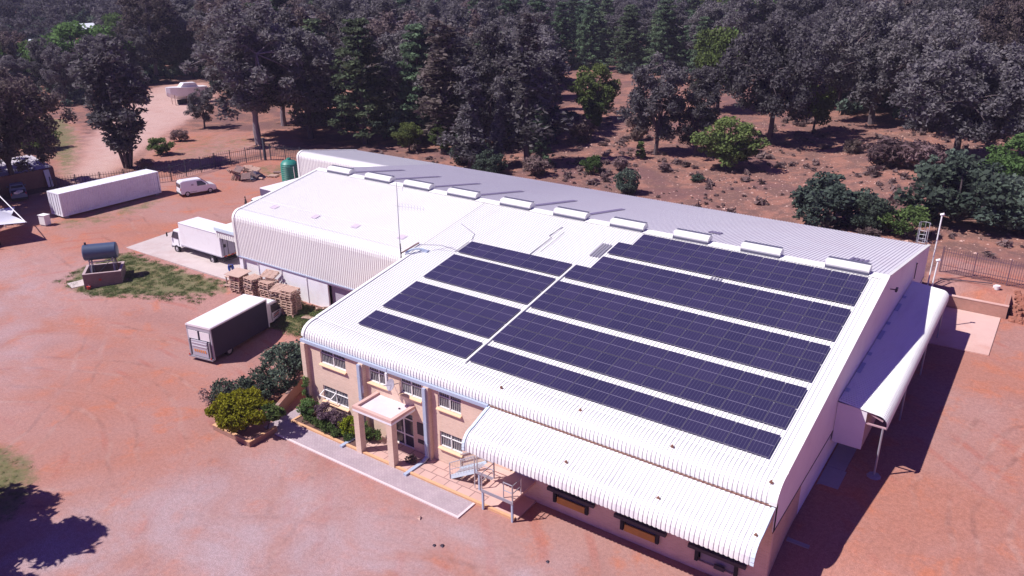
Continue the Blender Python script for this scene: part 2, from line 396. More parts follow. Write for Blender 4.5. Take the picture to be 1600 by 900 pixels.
    wv = n.nodes.new('ShaderNodeTexWave'); wv.wave_type = 'RINGS'; wv.rings_direction = 'SPHERICAL'; wv.inputs['Scale'].default_value = .045; wv.inputs['Distortion'].default_value = 9; wv.inputs['Detail'].default_value = 4; wv.inputs['Detail Scale'].default_value = .22; wv.inputs['Detail Roughness'].default_value = .7
    L.new(mp.outputs[0], wv.inputs[0])
    trk = mth('MULTIPLY', ramp(wv.outputs['Fac'], .45, 1.0), ramp(noise(.12, 3), .45, .6, 0, .75))
    c = mix(mth('MULTIPLY', trk, .6), c, (.30, .155, .135))
    wv2 = n.nodes.new('ShaderNodeTexWave'); wv2.wave_type = 'RINGS'; wv2.rings_direction = 'SPHERICAL'; wv2.inputs['Scale'].default_value = .13; wv2.inputs['Distortion'].default_value = 14; wv2.inputs['Detail'].default_value = 3; wv2.inputs['Detail Scale'].default_value = .15
    L.new(mp.outputs[0], wv2.inputs[0])
    c = mix(mth('MULTIPLY', ramp(wv2.outputs['Fac'], .82, 1.), ramp(noise(.16, 3), .48, .62, 0, .45)), c, (.36, .12, .09))
    # wheel tracks: pairs of concentric arcs
    sepp = n.nodes.new('ShaderNodeSeparateXYZ'); L.new(geo.outputs['Position'], sepp.inputs[0])
    wob = mth('MULTIPLY', mth('SUBTRACT', noise(.06, 3), .5), 5.0)
    tr_all = None
    for (cx_, cy_, rr_) in ((-11, -19, (10.2, 11.9, 14.6, 16.3, 20.5, 22.2)), (-48, -42, (38, 39.7, 46.5, 48.2)), (-18, 78, (60, 61.7, 66.5, 68.2, 71)), (22, -44, (33, 34.7, 38.5, 40.2)), (70, 10, (30.5, 32.2, 33.4, 35.1))):
        dx = mth('SUBTRACT', sepp.outputs[0], cx_); dy = mth('SUBTRACT', sepp.outputs[1], cy_)
        rad = mth('ADD', mth('SQRT', mth('ADD', mth('MULTIPLY', dx, dx), mth('MULTIPLY', dy, dy)), 0), wob)
        for q_ in rr_:
            t_ = ramp(mth('ABSOLUTE', mth('SUBTRACT', rad, q_), 0), .26, .04)
            tr_all = t_ if tr_all is None else mth('MAXIMUM', tr_all, t_)
    tb = mth('MULTIPLY', tr_all, ramp(noise(.22, 5, .7), .38, .6, .15, 1.))
    c = mix(mth('MULTIPLY', tb, .45), c, mix(ramp(noise(.5, 3), .4, .6), (.20, .095, .080), (.42, .26, .22)))
    # gravel
    gf = mth('MULTIPLY', attr('gravel'), ramp(noise(.20, 8, .62, .5), .28, .66))
    gcol = mix(ramp(peb, .3, .7), (.31, .235, .25), (.47, .375, .40))
    c = mix(gf, c, gcol)
    c = mix(mth('MULTIPLY', attr('pale'), ramp(med, .2, .6, .6, 1.)), c, (.50, .34, .30))
    # scrub slope: red earth, pale stones, dry litter
    sc = mix(ramp(noise(.35, 8, .7, .3), .40, .56), (.30, .145, .110), (.18, .100, .085))
    sc = mix(ramp(noise(2.6, 5, .75), .55, .66, 0, .8), sc, (.42, .245, .185))
    sc = mix(ramp(noise(.11, 6, .6), .50, .62, 0, .7), sc, (.16, .085, .085))
    edge = ramp(mth('ADD', attr('scrub'), mth('MULTIPLY', noise(.6, 6, .7), .5)), .6, .9)
    c = mix(edge, c, sc)
    # grass
    ge = ramp(mth('ADD', attr('grass'), mth('MULTIPLY', mth('SUBTRACT', noise(.9, 8, .72), .5), 1.3)), .38, .85)
    gc = mix(ramp(noise(3.2, 6, .7), .35, .65), (.16, .145, .075), (.10, .135, .05))
    c = mix(mth('MULTIPLY', ge, .85), c, gc)
    spk = ramp(peb, .3, .75, .82, 1.14)
    c = mix(1.0, c, spk, 'MULTIPLY'); c = mix(1.0, c, ramp(fine, .3, .7, .86, 1.1), 'MULTIPLY')
    L.new(c, b.inputs['Base Color'])
    bp = n.nodes.new('ShaderNodeBump'); bp.inputs['Strength'].default_value = .35; bp.inputs['Distance'].default_value = .05
    L.new(mth('ADD', fine, mth('MULTIPLY', med, 1.5)), bp.inputs['Height']); L.new(bp.outputs[0], b.inputs['Normal'])
    me.materials.append(m_)
    return o
build_ground()

# ------------------------------------------------------------------ warehouse
def corr(mb, a0, a1, path, axis='x', pitch=.22, h=.037, sgn=1, m=0):
    """ribbed sheet: ribs run along path [(u,v)], repeated along the axis from a0 to a1"""
    n = int(round((a1 - a0) / pitch)); pitch = (a1 - a0) / n
    f = (lambda a, u, v: (a, u, v)) if axis == 'x' else (lambda a, u, v: (u, a, v))
    offs = []
    for k in range(n):
        b = a0 + k * pitch
        offs += [(b, 0), (b + .5 * pitch, 0), (b + .64 * pitch, h), (b + .86 * pitch, h)]
    offs.append((a1, 0))
    nn = []
    for i in range(len(path)):
        p, q = path[max(i - 1, 0)], path[min(i + 1, len(path) - 1)]
        t = Vector((q[0] - p[0], q[1] - p[1])).normalized(); nn.append((-t.y * sgn, t.x * sgn))
    vs = []; W = len(offs)
    for (u, v), (nu, nv) in zip(path, nn):
        vs += [f(a, u + nu * o, v + nv * o) for a, o in offs]
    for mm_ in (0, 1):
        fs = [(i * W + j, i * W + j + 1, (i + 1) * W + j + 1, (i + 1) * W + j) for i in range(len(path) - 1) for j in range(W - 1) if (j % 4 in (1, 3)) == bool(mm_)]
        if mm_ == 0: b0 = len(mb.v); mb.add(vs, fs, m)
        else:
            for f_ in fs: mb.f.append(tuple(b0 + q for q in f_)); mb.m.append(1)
    return mb

def wall_holes(mb, x0, x1, z0, z1, holes, y0, y1, m=0):
    xs = sorted({x0, x1} | {h[0] for h in holes} | {h[1] for h in holes}); zs = sorted({z0, z1} | {h[2] for h in holes} | {h[3] for h in holes})
    for i in range(len(xs) - 1):
        j = 0
        while j < len(zs) - 1:
            def solid(jj): 
                cx, cz = (xs[i] + xs[i + 1]) / 2, (zs[jj] + zs[jj + 1]) / 2
                return not any(h[0] < cx < h[1] and h[2] < cz < h[3] for h in holes)
            if not solid(j): j += 1; continue
            k = j
            while k + 1 < len(zs) - 1 and solid(k + 1): k += 1
            mb.box(xs[i], y0, zs[j], xs[i + 1], y1, zs[k + 1], m); j = k + 1
    return mb

def zf(y): return 9.3 - .174 * (19.9 - y)          # front roof plane
def zb(y): return 9.3 - .174 * (y - 19.9)          # rear roof plane

WH = empty('warehouse', (0, 0, 0), label='long white-roofed brick warehouse with solar panels on its front slope', cat='warehouse')
# roofs
def arc(cy, cz, ry, rz, n, a0=90, a1=180):
    return [(cy + ry * math.cos(R(a0 + (a1 - a0) * i / n)), cz + rz * math.sin(R(a0 + (a1 - a0) * i / n))) for i in range(n + 1)]
front_path = [(19.9, 9.3), (10, zf(10)), (1.25, zf(1.25))] + arc(1.1, 5.25, 1.13, .76, 7, 84, 180)[0:] + [(-.03, 5.08)]
corr(MB(), 0, 30, front_path, pitch=.22, sgn=-1).build('front_roof', [WHITE_SHEET, RIB], WH)
side_path = [(19.9, 9.3), (10.9, zf(10.9))] + arc(10.75, 6.9, .85, .82, 6, 84, 180) + [(9.9, 3.75)]
corr(MB(), -19.5, -.02, side_path, pitch=.21, h=.034, sgn=-1).build('side_shed_roof', [SIDE_SHEET, RIB2], WH, label='white ribbed roof of the left part, curving down into a ribbed wall')
corr(MB(), -19.5, 30, [(19.9, 9.3), (28, zb(28)), (37.45, zb(37.45))], pitch=.24, h=.034, sgn=1).build('rear_roof', [REAR_SHEET, mat('rear_rib_edge', (.58, .56, .60), .5, .08, 5)], WH)
rear_path = [(37.45, zb(37.45)), (29.3, zb(29.3))] + arc(29.2, 7.05, .75, .62, 6, 84, 180) + [(28.45, .7)]
corr(MB(), -32.5, -19.52, rear_path, pitch=.24, sgn=-1).build('rear_wing_roof', [WHITE_SHEET, RIB], WH, label='white rear wing with a curved front edge')
mb = MB()
mb.prism([(19.4, zf(19.4) + .05), (19.9, 9.39), (20.35, zb(20.35) + .05), (20.35, zb(20.35) + .075), (19.9, 9.415), (19.4, zf(19.4) + .075)], -19.5, 30.02)
mb.build('ridge_cap', WHITE_SHEET, WH)
# verge flashings
def verge(name, x0, x1, path, m_=WHITE_SHEET, t=.045, **k):
    mb = MB(); n = len(path)
    top = []
    for i in range(n):
        p, q = path[max(i - 1, 0)], path[min(i + 1, n - 1)]
        d = Vector((q[0] - p[0], q[1] - p[1])).normalized(); nn_ = (d.y, -d.x) if True else 0
        if nn_[1] < 0: nn_ = (-nn_[0], -nn_[1])
        if abs(nn_[1]) < .05: nn_ = (-1, 0)
        top.append((path[i][0] + nn_[0] * (t + .04), path[i][1] + nn_[1] * (t + .04)))
    for i in range(n - 1):
        mb.prism([path[i], path[i + 1], top[i + 1], top[i]], x0, x1)
    return mb.build(name, m_, WH, **k)
verge('verge_flashing', 29.7, 30.03, front_path)
verge('verge_flashing', 29.8, 30.03, [(19.9, 9.3), (37.5, zb(37.5))])
verge('verge_flashing', -.04, .18, [(10.3, zf(10.3))] + front_path[2:-1])
verge('verge_flashing', -19.54, -19.3, side_path)
verge('verge_flashing', -32.54, -32.3, rear_path)
# walls
holes_up = [(1.45, 3.65, 3.75, 4.78), (5.6, 7.2, 3.75, 4.80), (8.15, 9.75, 3.75, 4.80), (10.95, 12.6, 3.72, 4.76)]
holes_lo = [(1.4, 3.6, 1.08, 2.15), (10.98, 12.6, 1.15, 2.15)]
door_h = [(7.35, 8.95, .05, 2.45), (15.9, 17.1, 1.3, 3.5)]
dock_h = [(18.8, 20.8, .55, 4.2), (22.75, 24.75, .55, 4.2), (26.7, 28.7, .55, 4.2)]
mb = MB(); wall_holes(mb, 0, 30, -.4, 5.05, holes_up + holes_lo + door_h + dock_h, 0, .26)
mb.build('front_wall', FACE, WH)
for x in (0, 5.02, 10.12): MB().box(x, -.3, -.3, x + .36, -.003, 4.86).build('pilaster', FACE, WH)
# inner backing so no daylight shows through
mb = MB(); mb.box(.3, .5, -.3, 29.7, .6, 5.0); mb.build('inner_backing', DARKTRIM, WH)
mb = MB(); mb.prism([(0, -.4), (9.9, -.4), (9.9, zf(9.9) - .04), (1.2, zf(1.2) - .04), (.05, 5.3), (0, 5.0)], .01, .25)
mb.build('end_wall', FACE_SIDE, WH)
mb = MB(); mb.prism([(.27, 0), (4.55, 0), (4.55, 3.7), (.27, 3.7)], 29.75, 29.955); mb.build('side_wall', FACE_SIDE, WH)
mb = MB(); mb.prism([(4.55, .3), (37.4, .3), (37.4, 3.7), (4.55, 3.7)], 29.74, 29.95); mb.build('white_side_wall', WHITE_WALL, WH)
gp = [(-.02, 3.68), (37.45, 3.68), (37.45, zb(37.45) - .02), (19.9, 9.28), (1.25, zf(1.25) - .02), (.45, 5.80), (.1, 5.45), (-.02, 5.1)]
mb = MB(); mb.prism(gp, 29.96, 30.0); mb.box(30.0, -.05, 3.62, 30.02, 37.45, 3.68, 1)
mb.build('gable_cladding', [CLAD, DARKTRIM], WH)
mb = MB(); mb.box(-32.4, 37.3, .5, 29.9, 37.44, zb(37.4) - .05); mb.build('rear_wall', WHITE_WALL, WH)
mb = MB(); mb.prism([(28.5, .3), (37.3, .3), (37.3, zb(37.3) - .06), (29.3, zb(29.3) - .06), (28.6, 7.3)], -32.5, -32.4); mb.build('wing_end_wall', CLAD, WH)
mb = MB(); mb.prism([(10.0, 3.7), (28.4, 3.7), (28.4, zb(28.4) - .06), (19.9, 9.24), (11, zf(11) - .06), (10.0, 7.2)], -19.5, -19.4)
mb.prism([(10.1, .3), (28.4, .3), (28.4, 3.7), (10.1, 3.7)], -19.42, -19.3, m=1)
mb.build('shed_end_wall', [CLAD, WHITE_WALL], WH)
mb = MB(); wall_holes(mb, -19.42, -.02, .3, 3.72, [(-8.6, -3.6, 1.25, 3.45), (-18.9, -16.9, 1.1, 3.6)], 9.96, 10.1)
for x in (-18.95, -16.92, -14, -11): mb.box(x, 9.90, .4, x + .06, 9.957, 3.7)
mb.build('shed_front_wall', WHITE_WALL, WH)
mb = MB(); mb.box(-19.52, 9.84, 3.66, -.02, 9.97, 3.75); mb.build('wall_trim', BLUEGREY, WH)
mb = MB(); mb.box(-8.6, 10.35, 1.0, -3.6, 10.4, 3.5); mb.build('roller_door', mat('lilac_shutter', (.42, .38, .46), .6, .06, 3), WH)
mb = MB(); mb.box(-18.9, 10.1, 1.0, -16.9, 10.13, 3.6)
mb.build('shed_door', WHITE_PAINT, WH)
# gutter and downpipes
mb = MB(); mb.box(-.1, -.2, 4.86, 14.55, -.035, 5.06); mb.box(-.1, -.035, 4.90, 14.55, .0, 4.93); mb.build('gutter', BLUEGREY, WH)
MB().box(14.56, -.075, 4.99, 30.0, -.035, 5.025).build('valley_trim', RUST, WH)
for x in (5.16, 10.26):
    mb = MB(); mb.box(x - .11, -.44, .25, x + .11, -.31, 4.84)
    mb.bar((x, -.38, .3), (x - .02, -.75, .12), .2, .13); mb.bar((x - .02, -.72, .12), (x - .08, -2.25, .1), .22, .14)
    for z in (1.2, 2.6, 4.0): mb.box(x - .14, -.45, z, x + .14, -.305, z + .05)
    mb.build('downpipe', BLUEGREY, WH)
# windows
def window(x0, x1, z0, z1, sash=False):
    mb = MB(); f = .05; y = .06
    mb.box(x0, y, z0, x0 + f, y + .05, z1); mb.box(x1 - f, y, z0, x1, y + .05, z1); mb.box(x0, y, z1 - f, x1, y + .05, z1); mb.box(x0, y, z0, x1, y + .05, z0 + f)
    xm = (x0 + x1) / 2; zm = z0 + (z1 - z0) * .66
    mb.box(xm - .03, y, z0, xm + .03, y + .05, z1); mb.box(x0, y, zm - .02, x1, y + .05, zm + .02)
    w = mb.build('window', WHITE_PAINT, WH)
    MB().box(x0 + .02, y + .06, z0 + .02, x1 - .02, y + .07, z1 - .02).build('pane', GLASS, w)
    b = MB(); k = x0 + .14
    while k < x1 - .08: b.box(k, y + .052, z0 + .04, k + .016, y + .06, z1 - .04); k += .135
    b.build('burglar_bars', WHITE_PAINT, w)
    s = MB(); s.prism([(-.16, z0 - .14), (.06, z0 - .14), (.06, z0 - .01), (-.13, z0 - .06), (-.16, z0 - .09)], x0 - .06, x1 + .06); s.build('sill', YBRICK, w)
    if sash:
        q = MB(); q.obox((x0 + .55, -.17, z0 + .58), (.52, 0, 0), (0, .22, .08), (0, .008, -.02))
        q2 = MB()
        for a_, b_ in (((x0 + .05, .04, z0 + .7), (x0 + .05, -.38, z0 + .5)), ((x0 + 1.05, .04, z0 + .7), (x0 + 1.05, -.38, z0 + .5)), ((x0 + .05, -.38, z0 + .5), (x0 + 1.05, -.38, z0 + .5))):
            q2.bar(a_, b_, .05)
        q2.build('open_sash', WHITE_PAINT, w)
for h in holes_up: window(*h)
window(*holes_lo[0], sash=True); window(*holes_lo[1])
# glazed entrance door
mb = MB(); x0, x1, z0, z1 = door_h[0]
for a in (x0, (x0 + x1) / 2 - .04, x1 - .08): mb.box(a, .07, z0, a + .08, .13, z1)
for z in (z0, .85, 1.95, z1 - .08): mb.box(x0, .075, z, x1, .125, z + .07)
d = mb.build('entrance_door', WHITE_PAINT, WH)
MB().box(x0 + .03, .14, z0, x1 - .03, .15, z1).build('pane', GLASS, d)
MB().box(x0 + .62, .0, 1.0, x0 + .66, .06, 1.35).build('handle', GALV, d)
MB().box(9.3, -.05, 1.35, 9.85, -.004, 2.15).build('notice_board', DARKTRIM, WH)
MB().box(9.3, -.04, .75, 9.8, -.004, 1.0).build('letter_box', DARKTRIM, WH)
s = MB().box(5.38, -.33, 2.95, 5.0, -.305, 3.45).build('sign_board', WHITE_PAINT, WH)
MB().box(5.12, -.337, 3.14, 5.26, -.334, 3.26).build('sign_emblem', mat('green_emblem', (.06, .25, .15), .6), s)
# entrance porch
mb = MB(); mb.box(6.15, -2.05, 2.86, 9.2, -.004, 3.0)
mb.box(6.15, -2.05, 3.002, 6.37, -.004, 3.18, 1); mb.box(8.98, -2.05, 3.002, 9.2, -.004, 3.18, 1); mb.box(6.372, -2.05, 3.002, 8.978, -1.83, 3.18, 1)
po = mb.build('porch', [WHITE_WALL, CONC_R], WH)
MB().box(6.372, -1.828, 3.001, 8.978, -.006, 3.03).build('porch_roof', mat('porch_screed', (.66, .58, .60), .9, .06, 1.5, dirt=(.45, .38, .40), dirt_amt=.4), po)
for x in (6.17, 8.76): MB().box(x, -2.03, -.2, x + .42, -1.62, 2.858).build('post', FACE, po)
MB().tube([(8.5, -.6, 3.03), (8.5, -.6, 3.09)], .06).build('roof_outlet', DARKTRIM, po)
# access door and docks
MB().box(15.9, .1, 1.3, 17.1, .14, 3.5).build('side_door', WHITE_PAINT, WH)
for i, (x0, x1, _, _) in enumerate(dock_h):
    mb = MB(); mb.box(x0 - .42, -.2, 1.24, x1 + .38, -.01, 1.42)
    d = mb.build('dock_leveller', DARKTRIM, WH)
    for x in (x0 - .06, x1 - .14): MB().box(x, -.16, .62, x + .16, -.01, 1.238).build('bumper', TYRE, d)
    MB().box(x0 + .14, .12, .55, x1 - .16, .16, 1.2).build('pit_wall', CONC_D, d)
    if i < 2: MB().prism([(-.14, .62), (-.02, .62), (-.02, .98), (-.10, .98)], x0 + .16, x1 - .18).build('warning_plate', YELLOW, d)
    else: MB().box(x1 - 1.1, -.12, .56, x1 - .6, -.02, .78).build('junction_box', DARKTRIM, d)
    MB().box(x0, .16, 1.44, x1, .2, 4.2).build('roller_door', mat('grey_shutter', (.34, .33, .38), .6, .1, 4), WH)
# front awning
awn = [(-.01, 4.96), (-.7, 4.74), (-1.5, 4.45)] + [(-1.5 - .86 * math.sin(R(a)), 3.62 + .82 * math.cos(R(a))) for a in (15, 30, 45, 60, 75, 90)] + [(-2.37, 3.45)]
awn_o = [(y, z) for y, z in awn]
mb = MB(); corr(mb, 14.62, 29.85, awn, pitch=.225, h=.04, sgn=1)
A = mb.build('front_awning', [AWN_SHEET, RIB], WH, label='white ribbed awning over the loading bays with grey streaks')
for x0, x1 in ((14.5, 14.66), (29.82, 29.98)):
    mb = MB()
    for i in range(len(awn) - 1):
        (a, b), (c, d_) = awn[i], awn[i + 1]
        mb.prism([(a, b - .02), (c, d_ - .02), (c - .05, d_ + .055), (a - .02, b + .06)], x0, x1)
    mb.build('edge_flashing', PALEBLUE, A)
mb = MB(); mb.prism([(-.02, 4.78), (-1.5, 4.38), (-2.1, 4.1), (-2.3, 3.5), (-2.2, 3.5), (-2.0, 3.9), (-1.4, 4.05), (-.02, 4.2)], 29.84, 29.87)
mb.prism([(-.02, 4.78), (-1.5, 4.38), (-2.1, 4.1), (-2.3, 3.5), (-2.2, 3.5), (-2.0, 3.9), (-1.4, 4.25), (-.02, 4.6)], 14.62, 14.65)
mb.build('end_panel', PALEBLUE, A)
mb = MB()
for x in (14.9, 18.0, 21.8, 25.8, 29.5): mb.bar((x, -.02, 4.3), (x, -2.2, 3.75), .1); mb.bar((x, -.02, 3.2), (x, -1.8, 3.9), .07)
mb.box(14.7, -2.3, 3.48, 29.8, -2.2, 3.6)
mb.build('awning_frame', DARKTRIM, A)
# awning on the right-hand side
aw2 = [(30.03, 5.53), (31.3, 5.38), (32.02, 5.30)] + [(32.02 + .5 * math.sin(R(a)), 4.82 + .48 * math.cos(R(a))) for a in (15, 30, 45, 60, 75, 90)] + [(32.52, 4.55)]
mb = MB(); corr(mb, 9.97, 30.6, aw2, axis='y', pitch=.2, h=.03, sgn=1)
B_ = mb.build('side_awning', [WHITE_SHEET, WHITE_SHEET], WH, label='white curved awning along the right-hand gable wall')
mb = MB(); mb.prism([(30.02, 3.05), (31.5, 3.05), (31.5, 5.28), (31.0, 5.38), (30.02, 5.42)], 10.02, 10.07, 'y'); mb.prism([(30.02, 3.0), (31.5, 3.0), (31.5, 3.05), (30.02, 3.05)], 10.07, 30.4, 'y')
mb.build('bay_panel', CLAD, B_)
mb = MB(); mb.prism([(31.46, 3.0), (31.5, 3.0), (31.5, 5.3), (31.46, 5.3)], 10.08, 30.3, 'y'); mb.build('bay_screen', mat('dull_pink_board', (.34, .24, .27), .8, .1, 3), B_)
for y in (10.1, 16.9, 23.7, 30.4):
    mb = MB(); mb.bar((31.5, y, 5.28), (32.3, y, 4.98), .07); mb.bar((31.5, y, 4.62), (32.5, y, 4.62), .08)
    mb.build('awning_truss', mat('pink_primer', (.46, .30, .34), .6, .1, 6), B_)
for y in (10.1, 16.9, 23.7, 30.4):
    MB().tube([(32.36, y, .9), (32.36, y, 4.6)], .055, 8).build('post', GALV_D, B_)
MB().tube([(32.36, 10.1, 1.55), (32.36, 10.1, 1.75)], [.45, .3], 9).build('post_footing', CONC_D, B_)
for k in range(7): MB().box(30.03, 11.2 + k * 2.6, 5.545, 30.26, 12.0 + k * 2.6 + (.6 if k % 2 else -.4), 5.57).build('patch_flashing', BLUEGREY, B_)
# little side porch at the far left end
mb = MB(); mb.box(-24.2, 11.3, 4.98, -19.55, 14.6, 5.03); mb.build('end_canopy', WHITE_SHEET, WH)
e = WH.children[-1]
MB().box(-24.28, 11.18, 4.78, -19.55, 11.29, 5.05).build('canopy_gutter', PALEBLUE, e)
mb = MB(); corr(mb, -24.2, -19.55, [(11.3, 4.78), (11.3, 4.1)], pitch=.3, sgn=1); mb.build('canopy_skirt', WHITE_SHEET, e)
MB().tube([(-24.1, 14.4, .9), (-24.1, 14.4, 4.98)], .06).build('canopy_post', GALV_D, e)
# ridge ventilators
VX = [(-17.9, -15.2), (-13.2, -10.3), (-8.65, -5.85), (-3.85, -1.0), (1.45, 4.2), (6.4, 9.1), (11.2, 13.8), (16.1, 18.6), (20.9, 23.45), (26.3, 28.85)]
for a, b in VX:
    mb = MB()
    prof = [(-.40, .05), (-.42, .16), (-.36, .31), (-.2, .41), (.02, .44), (.22, .39), (.36, .27), (.40, .05)]
    mb.prism([(19.9 + u, 9.36 + v) for u, v in prof], a, b)
    mb.box(a, 19.40, 9.30, b, 19.50, 9.44, 1); mb.box(a + .02, 20.0, 9.775, b - .02, 20.2, 9.83, 1)
    mb.prism([(19.9 + u * 1.04, 9.36 + v * 1.04) for u, v in prof], b, b + .03); mb.prism([(19.9 + u * 1.04, 9.36 + v * 1.04) for u, v in prof], a - .03, a)
    mb.build('ridge_vent', [WHITE_SHEET, mat('vent_dark_slot', (.10, .10, .15), .6)], WH, bevel=0)  # near-black bars along the foot and rear top of each vent
# skylight strips
for x in (-16.25, -11.65, -6.9, -2.1, 3.4, 8.0):
    mb = MB(); mb.prism([(21.3, zb(21.3) + .06), (27.9, zb(27.9) + .06), (27.9, zb(27.9) + .075), (21.3, zb(21.3) + .075)], x - .24, x + .24); mb.build('skylight', SKYL, WH)
for x, y0, y1, w in ((17.3, 23.9, 24.8, .45), (27.6, 22.9, 24.5, .1), (27.9, 22.9, 24.5, .1), (27.3, 22.9, 24.5, .1), (27.0, 22.9, 24.5, .1)):
    mb = MB(); mb.prism([(y0, zb(y0) + .06), (y1, zb(y1) + .06), (y1, zb(y1) + .075), (y0, zb(y0) + .075)], x - w, x + w); mb.build('skylight', SKYL, WH)
pinkp = mat('faded_skylight', (.56, .48, .56), .5, .25, 6)
for x in (-16.55, -11.65, -7.1, -2.28):
    mb = MB(); mb.prism([(11.8, zf(11.8) + .05), (12.35, zf(12.35) + .05), (12.35, zf(12.35) + .07), (11.8, zf(11.8) + .07)], x - .3, x + .3); mb.build('skylight', pinkp, WH)
# lap seams on the roof sheets
mb = MB()
for y, x0, x1 in ((12.6, -19.4, -.1),):
    mb.prism([(y, zf(y) + .03), (y + .06, zf(y) + .04), (y + .06, zf(y) + .046), (y, zf(y) + .036)], x0, x1)
mb.build('lap_seam', SIDE_SHEET, WH)
# roof brackets
for x, y, z in ((15.0, .5, 5.98), (20.3, -1.55, 4.47), (19.7, .78, 6.02), (24.85, .45, 5.96), (25.2, -1.6, 4.45), (29.55, .35, 5.93), (29.7, -1.6, 4.45)):
    mb = MB(); mb.box(x - .04, y - .04, z - .05, x + .04, y + .04, z + .09); mb.box(x - .09, y - .025, z - .05, x + .09, y + .025, z + .02)
    mb.build('roof_bracket', RUST, WH)
# tray between the two panel blocks, conduits
def on_roof(y, dz): return zf(y) + dz
mb = MB(); mb.prism([(1.4, on_roof(1.4, .06)), (13.6, on_roof(13.6, .06)), (13.6, on_roof(13.6, .12)), (1.4, on_roof(1.4, .12))], 11.76, 11.88); mb.build('cable_tray', WHITE_PAINT, WH)
def conduit(pts, r=.03, m_=GALV_D):
    mb = MB(); mb.tube([(x, y, zf(y) + .07) for x, y in pts], r, 6); mb.build('conduit', m_, WH)
conduit([(8.15, 13.6), (8.2, 16.3), (7.9, 16.5), (8.1, 18.0)]); conduit([(8.7, 14.2), (8.6, 17.4)], .02)
conduit([(3.0, 13.7), (2.6, 14.6), (.6, 15.6)], .025); conduit([(-.1, 11.7), (1.4, 12.2), (3.2, 12.0)], .02)
conduit([(3.0, 11.8), (3.0, 13.4)], .02)

# gable lamp, rails, mast and dish: things fixed to the building
t = empty('floodlight', (30.0, 21.0, 8.15), label='small black floodlight on a bracket high on the side gable', cat='floodlight')
MB().bar((0, 0, 0), (.35, 0, .02), .05).build('bracket', DARKTRIM, t); MB().box(.3, -.17, -.08, .42, .17, .14).build('lamp_head', DARKTRIM, t)
t = empty('wall_pipe', (30.0, 31.1, 5.55), label='thin dark vertical pipe on the side gable above the awning', cat='pipe')
MB().tube([(.06, 0, 0), (.06, 0, 1.15)], .03).build('pipe', DARKTRIM, t); MB().box(.03, -.12, 1.12, .1, .12, 1.2).build('pipe_cap', DARKTRIM, t)
for nm, (x, y, z0), (xt, yt, zt), lb in (('vent_pipe', (30.25, 38.9, 1.6), (30.2, 39.6, 8.25), 'tall white vent pipe rising beside the caged ladder at the far roof corner'),
                                     ('vent_pipe', (31.2, 31.2, 1.6), (31.28, 31.9, 6.95), 'shorter white vent pipe standing behind the end of the side awning')):
    t = empty(nm, (x, y, z0), label=lb, cat='vent pipe')
    d_ = Vector((xt - x, yt - y, zt - z0))
    MB().tube([(0, 0, 0), d_], .055, 10).build('pipe', WHITE_PAINT, t)
    MB().tube([d_ + Vector((-.12, 0, -.02)), d_ + Vector((.14, 0, .1))], .10, 10).build('cowl', WHITE_PAINT, t)
t = empty('roof_ladder', (29.3, 37.6, .9), label='caged steel ladder over the far right roof edge', cat='ladder')
mb = MB()
for x in (-.25, .25): mb.tube([(x, .12, 0), (x, .12, 6.6)], .03, 6); 
for k in range(20): mb.tube([(-.25, .12, .3 + k * .32), (.25, .12, .3 + k * .32)], .015, 5)
mb.build('rungs', GALV, t)
for z in (5.4, 6.9):
    MB().tube([(.4 * math.cos(R(a)), .45 + .42 * math.sin(R(a)), z) for a in range(-30, 215, 20)], .022, 5).build('hoop', GALV, t)
mb = MB()
for a in (-20, 40, 90, 140, 200): mb.tube([(.4 * math.cos(R(a)), .45 + .42 * math.sin(R(a)), 3.2), (.4 * math.cos(R(a)), .45 + .42 * math.sin(R(a)), 6.95)], .018, 5)
mb.build('cage_bars', GALV, t)
t = empty('antenna_mast', (-.35, 9.75, 7.4), label='thin guyed antenna mast at the joint of the two roofs', cat='antenna')
MB().tube([(0, 0, 0), (-.02, 0, 2.0), (0, 0, 5.55)], [.035, .03, .022], 6).build('mast', GALV_D, t)
mb = MB(); mb.tube([(-.25, 0, 3.85), (2.0, .5, 3.85)], .014, 5)
for k in range(9): x = .1 + k * .23; mb.tube([(x, x * .25 - .02, 3.85 - .3 + .02 * k), (x, x * .25 + .02, 3.85 + .3 - .02 * k)], .009, 4)
mb.build('yagi_aerial', GALV_D, t)
mb = MB(); mb.tube([(0, 0, 5.15), (.5, .12, 5.15)], .012, 5); mb.tube([(.45, .1, 5.0), (.45, .1, 5.35)], .01, 4); mb.build('small_aerial', GALV_D, t)
mb = MB(); mb.tube([(0, 0, 1.1), (.02, .02, .05)], .05, 6); mb.build('mast_foot', DARKTRIM, t)
tag(MB().bar((-.45, 9.9, 7.72), (-.3, 11.7, 8.02), .09).build('timber_bar', WOOD_D), 'dark bar lying on the roof beside the antenna mast foot', 'bar')
t = empty('roof_duct', (.2, 10.6, 7.75), label='pale bent duct lying on the roof joint beside the antenna mast', cat='duct')
MB().tube([(-.3, -.6, .0), (-.1, -.2, .2), (.2, .2, .22), (.5, .5, .1)], .09, 8).build('duct', PALEBLUE, t); MB().box(.3, .3, -.02, .9, .6, .12).build('duct_box', BLUEGREY, t)
t = empty('satellite_dish', (8.0, 0, 4.3), label='grey satellite dish on a wall bracket above the entrance porch', cat='satellite dish')
MB().tube([(0, 0, 0), (0, -.45, .1), (.05, -.5, .35)], .025).build('bracket', GALV_D, t)
mb = MB(); n_ = 16
c_ = Vector((.05, -.75, .25)); ax = Vector((-.25, -.85, .45)).normalized(); u_ = ax.cross(Vector((0, 0, 1))).normalized(); v_ = ax.cross(u_)
vs = [c_ - ax * .08]
